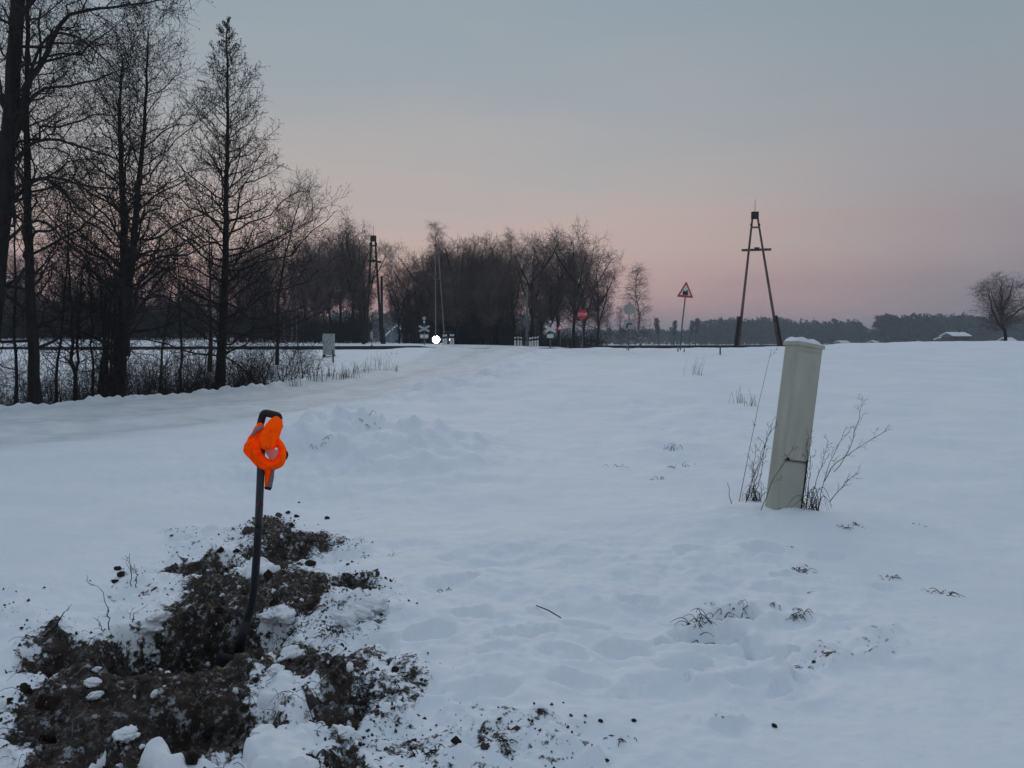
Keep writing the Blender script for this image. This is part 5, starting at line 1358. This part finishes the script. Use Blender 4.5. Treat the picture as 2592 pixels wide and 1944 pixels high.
# ------------------------------------------------------------------ shovel
ds = 4.28
sh_base = P(610, 1630, ds)
t = thing('shovel', 'black spade with a bent shaft stuck upright in the dug soil', 'shovel', sh_base)
def sp(u, v, dd=0.0): return P(u, v, ds + dd) - sh_base
up_px = [(662, 1122), (661, 1150), (660, 1196), (657, 1265), (654, 1335)]
lo_px = [(654, 1335), (650, 1400), (645, 1470), (641, 1509), (633, 1545), (619.5, 1588), (606, 1640)]
def smoothpath(px, n, dd=0):
    c = np.array([sp(u, v, dd) for u, v in px]); s = np.linspace(0, 1, len(c)); q = np.linspace(0, 1, n)
    p_ = np.stack([np.interp(q, s, c[:, k]) for k in range(3)], 1)
    for _ in range(2): p_[1:-1] = .5 * p_[1:-1] + .25 * (p_[:-2] + p_[2:])
    return p_
MB().tube(smoothpath(up_px, 12), .0195, 16).build('upper_shaft', M_shaft, t, True)
MB().tube(smoothpath(lo_px, 22), [.0200] * 12 + [.0205] * 5 + [.022] * 5, 16).build('lower_shaft', M_shaftlow, t, True)
for px in ((653, 1276), (665, 1277)):
    c = sp(px[0], px[1], -.016); MB().box(c, (.006, .008, .016), bev=.002).build('red_mark', M_redmark, t)
loop = [(663, 1128), (656, 1104), (657, 1086), (660, 1070), (664, 1054), (667, 1047), (673, 1045), (686, 1048), (699, 1051), (706, 1054), (708, 1062), (706, 1078), (696, 1102), (680, 1118), (664, 1128)]
MB().tube(smoothpath(loop, 34), [.019] * 5 + [.019] * 7 + [.019] * 10 + [.017] * 6 + [.017] * 6, 12).build('handle_grip', M_grip, t, True)
# blade below the socket
ax = Vector(sp(606, 1640) - sp(619.5, 1588)).normalized(); ct = Vector(sp(606, 1640)) + ax * .06
sx_ = Vector((0.95, 0.25, 0)); sx_ = (sx_ - ax * sx_.dot(ax)).normalized(); ny = ax.cross(sx_)
V, F = [], []
for i in range(9):
    f_ = i / 8; hw = .095 * (1 if f_ < .6 else math.sqrt(max(0, 1 - ((f_ - .6) / .42) ** 2)))
    for j in range(9):
        g_ = j / 8 * 2 - 1
        V.append(ct + ax * (f_ * .28 - .02) + sx_ * (hw * g_) + ny * (.03 * (1 - g_ * g_) - .02))
for i in range(8):
    for j in range(8): F.append((i * 9 + j, i * 9 + j + 1, (i + 1) * 9 + j + 1, (i + 1) * 9 + j))
mb = MB(); mb.add(V, F); bl = mb.build('blade', M_shaftlow, t, True)
so = bl.modifiers.new('thick', 'SOLIDIFY'); so.thickness = .003
MB().tube([Vector(sp(625, 1570)), Vector(sp(612, 1615)), Vector(sp(604, 1650))], [.023, .025, .026], 14).build('socket', M_shaftlow, t, True)

# ------------------------------------------------------------------ orange safety vest hung on the handle
vest = thing('safety_vest', 'crumpled bright orange safety vest hanging on the spade handle', 'vest', P(668, 1130, ds))
vb = np.array(vest.location)
def cat(p0, p1, p2, p3, t_): return .5 * ((2 * p1) + (-p0 + p2) * t_ + (2 * p0 - 5 * p1 + 4 * p2 - p3) * t_ ** 2 + (-p0 + 3 * p1 - 3 * p2 + p3) * t_ ** 3)
def spl(c, n):
    c = np.asarray(c, float); m_ = len(c); q = np.linspace(0, m_ - 1, n); out = []
    for x_ in q:
        i = min(int(x_), m_ - 2); f_ = x_ - i
        out.append(cat(c[max(i - 1, 0)], c[i], c[i + 1], c[min(i + 2, m_ - 1)], f_))
    return np.array(out)
def sheet(name, grid, mt, th=.003, nu=34, nv=40, wr=.004, seed=0, parent=None):
    g3 = np.array([[P(u, v, ds + dd) - vb for u, v, dd in row] for row in grid])
    rows = np.array([spl(r_, nu) for r_ in g3]); surf = np.array([spl(rows[:, j], nv) for j in range(nu)]).transpose(1, 0, 2)
    for i in range(nv):
        for j in range(nu):
            k = mnoise.noise(Vector((i * .22 + seed * 5, j * .10, seed))) + .6 * mnoise.noise(Vector((i * .12, j * .35 + seed * 3, seed + 4)))
            fo = abs(mnoise.noise(Vector((i * .07 + j * .15 + seed * 7, i * .05 - j * .05, seed + 2)))) + .5 * abs(mnoise.noise(Vector((i * .2 - j * .22, j * .1 + seed * 2, seed + 6))))
            surf[i, j, 1] += wr * 1.6 * k + wr * 5.5 * (min(fo, .5) - .2)
            surf[i, j, 0] += wr * .35 * mnoise.noise(Vector((i * .3, j * .3, seed + 9)))
    ii_ = np.arange(nu * nv).reshape(nv, nu)
    F_ = np.stack([ii_[:-1, :-1], ii_[:-1, 1:], ii_[1:, 1:], ii_[1:, :-1]], -1).reshape(-1, 4)
    me = mk_mesh(name, surf.reshape(-1, 3), F_); smooth(me)
    o = link(name, me, mt, parent or vest)
    s_o = o.modifiers.new('thick', 'SOLIDIFY'); s_o.thickness = th; s_o.offset = 0
    return o
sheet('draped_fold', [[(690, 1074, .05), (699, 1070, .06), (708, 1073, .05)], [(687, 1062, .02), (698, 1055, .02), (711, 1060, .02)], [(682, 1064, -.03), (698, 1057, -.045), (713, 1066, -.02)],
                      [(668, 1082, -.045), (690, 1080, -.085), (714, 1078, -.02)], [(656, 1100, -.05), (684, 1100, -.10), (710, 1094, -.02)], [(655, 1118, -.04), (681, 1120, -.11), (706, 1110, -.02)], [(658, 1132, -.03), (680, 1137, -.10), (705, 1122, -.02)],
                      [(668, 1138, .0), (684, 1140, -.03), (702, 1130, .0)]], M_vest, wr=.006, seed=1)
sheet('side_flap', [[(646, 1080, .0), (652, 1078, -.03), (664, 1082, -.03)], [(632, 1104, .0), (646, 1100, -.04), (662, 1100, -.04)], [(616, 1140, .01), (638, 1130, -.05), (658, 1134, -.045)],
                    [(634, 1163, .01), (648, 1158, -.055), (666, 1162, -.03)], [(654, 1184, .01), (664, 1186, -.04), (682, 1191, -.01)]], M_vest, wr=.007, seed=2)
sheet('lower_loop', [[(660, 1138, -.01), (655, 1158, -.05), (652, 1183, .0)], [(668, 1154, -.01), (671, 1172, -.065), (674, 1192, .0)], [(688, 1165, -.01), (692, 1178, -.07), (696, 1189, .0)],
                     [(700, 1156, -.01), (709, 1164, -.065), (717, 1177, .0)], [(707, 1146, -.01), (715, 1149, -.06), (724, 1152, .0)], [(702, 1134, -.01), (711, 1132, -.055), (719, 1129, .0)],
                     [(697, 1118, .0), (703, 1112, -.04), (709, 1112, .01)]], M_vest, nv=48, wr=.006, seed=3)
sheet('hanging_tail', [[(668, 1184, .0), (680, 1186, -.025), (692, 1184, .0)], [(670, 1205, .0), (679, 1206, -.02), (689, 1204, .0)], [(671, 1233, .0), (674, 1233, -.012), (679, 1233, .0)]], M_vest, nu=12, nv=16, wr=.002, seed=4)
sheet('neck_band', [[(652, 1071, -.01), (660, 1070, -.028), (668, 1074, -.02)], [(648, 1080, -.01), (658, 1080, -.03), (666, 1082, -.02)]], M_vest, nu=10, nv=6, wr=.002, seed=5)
sheet('reflective_strip', [[(667, 1078, -.055), (655, 1080, -.055), (644, 1089, -.035), (637, 1101, -.02)], [(665, 1085, -.065), (655, 1089, -.07), (648, 1095, -.055), (641, 1103, -.035)]], M_refl, .004, 12, 6, .001, 6)
sheet('reflective_strip', [[(690, 1186, -.02), (695, 1188, -.01)], [(686, 1205, -.022), (693, 1206, -.01)], [(678, 1232, -.02), (688, 1234, -.01)]], M_refl, .004, 6, 14, .001, 7)
sheet('lit_tape_patch', [[(668, 1138, .012), (684, 1134, .01), (708, 1142, .012)], [(676, 1152, .012), (688, 1152, .01), (706, 1152, .012)], [(686, 1168, .012), (690, 1169, .01), (696, 1166, .012)]], M_refllit, .004, 12, 12, .001, 8)
sheet('dark_hem', [[(670, 1232, -.008), (680, 1233, -.016), (688, 1234, -.004)], [(671, 1238, -.008), (679, 1240, -.016), (683, 1241, -.004)]], M_trim_shade, .006, 8, 5, .0005, 9)
sheet('dark_hem', [[(722, 1140, .0), (727, 1143, .008)], [(724, 1152, .0), (729, 1153, .01)], [(720, 1166, .0), (725, 1162, .008)]], M_trim_shade, .006, 6, 10, .0005, 10)
sheet('fold_shade', [[(657, 1112, -.035), (662, 1118, -.03)], [(658, 1130, -.035), (668, 1136, -.03)], [(662, 1136, -.02), (670, 1140, -.02)]], M_trim_shade, .004, 6, 8, .001, 11)  # dark sheet: the shade in the gap under the fold, put in as colour

# ------------------------------------------------------------------ evening air
hz = bpy.data.materials.new('evening_haze'); hz.use_nodes = True
hz.node_tree.nodes.clear()
ho = hz.node_tree.nodes.new('ShaderNodeOutputMaterial'); hv = hz.node_tree.nodes.new('ShaderNodeVolumePrincipled')
hv.inputs['Color'].default_value = (0.80, 0.90, 1.0, 1); hv.inputs['Density'].default_value = 0.0009
hv.inputs['Anisotropy'].default_value = 0.0
hz.node_tree.links.new(hv.outputs[0], ho.inputs['Volume'])
o = MB().box((0, 0, 10.0), (3200, 3200, 32.0)).build('haze', hz)
o['kind'] = 'stuff'; tag(o, 'thin bluish evening haze over the plain', 'haze')
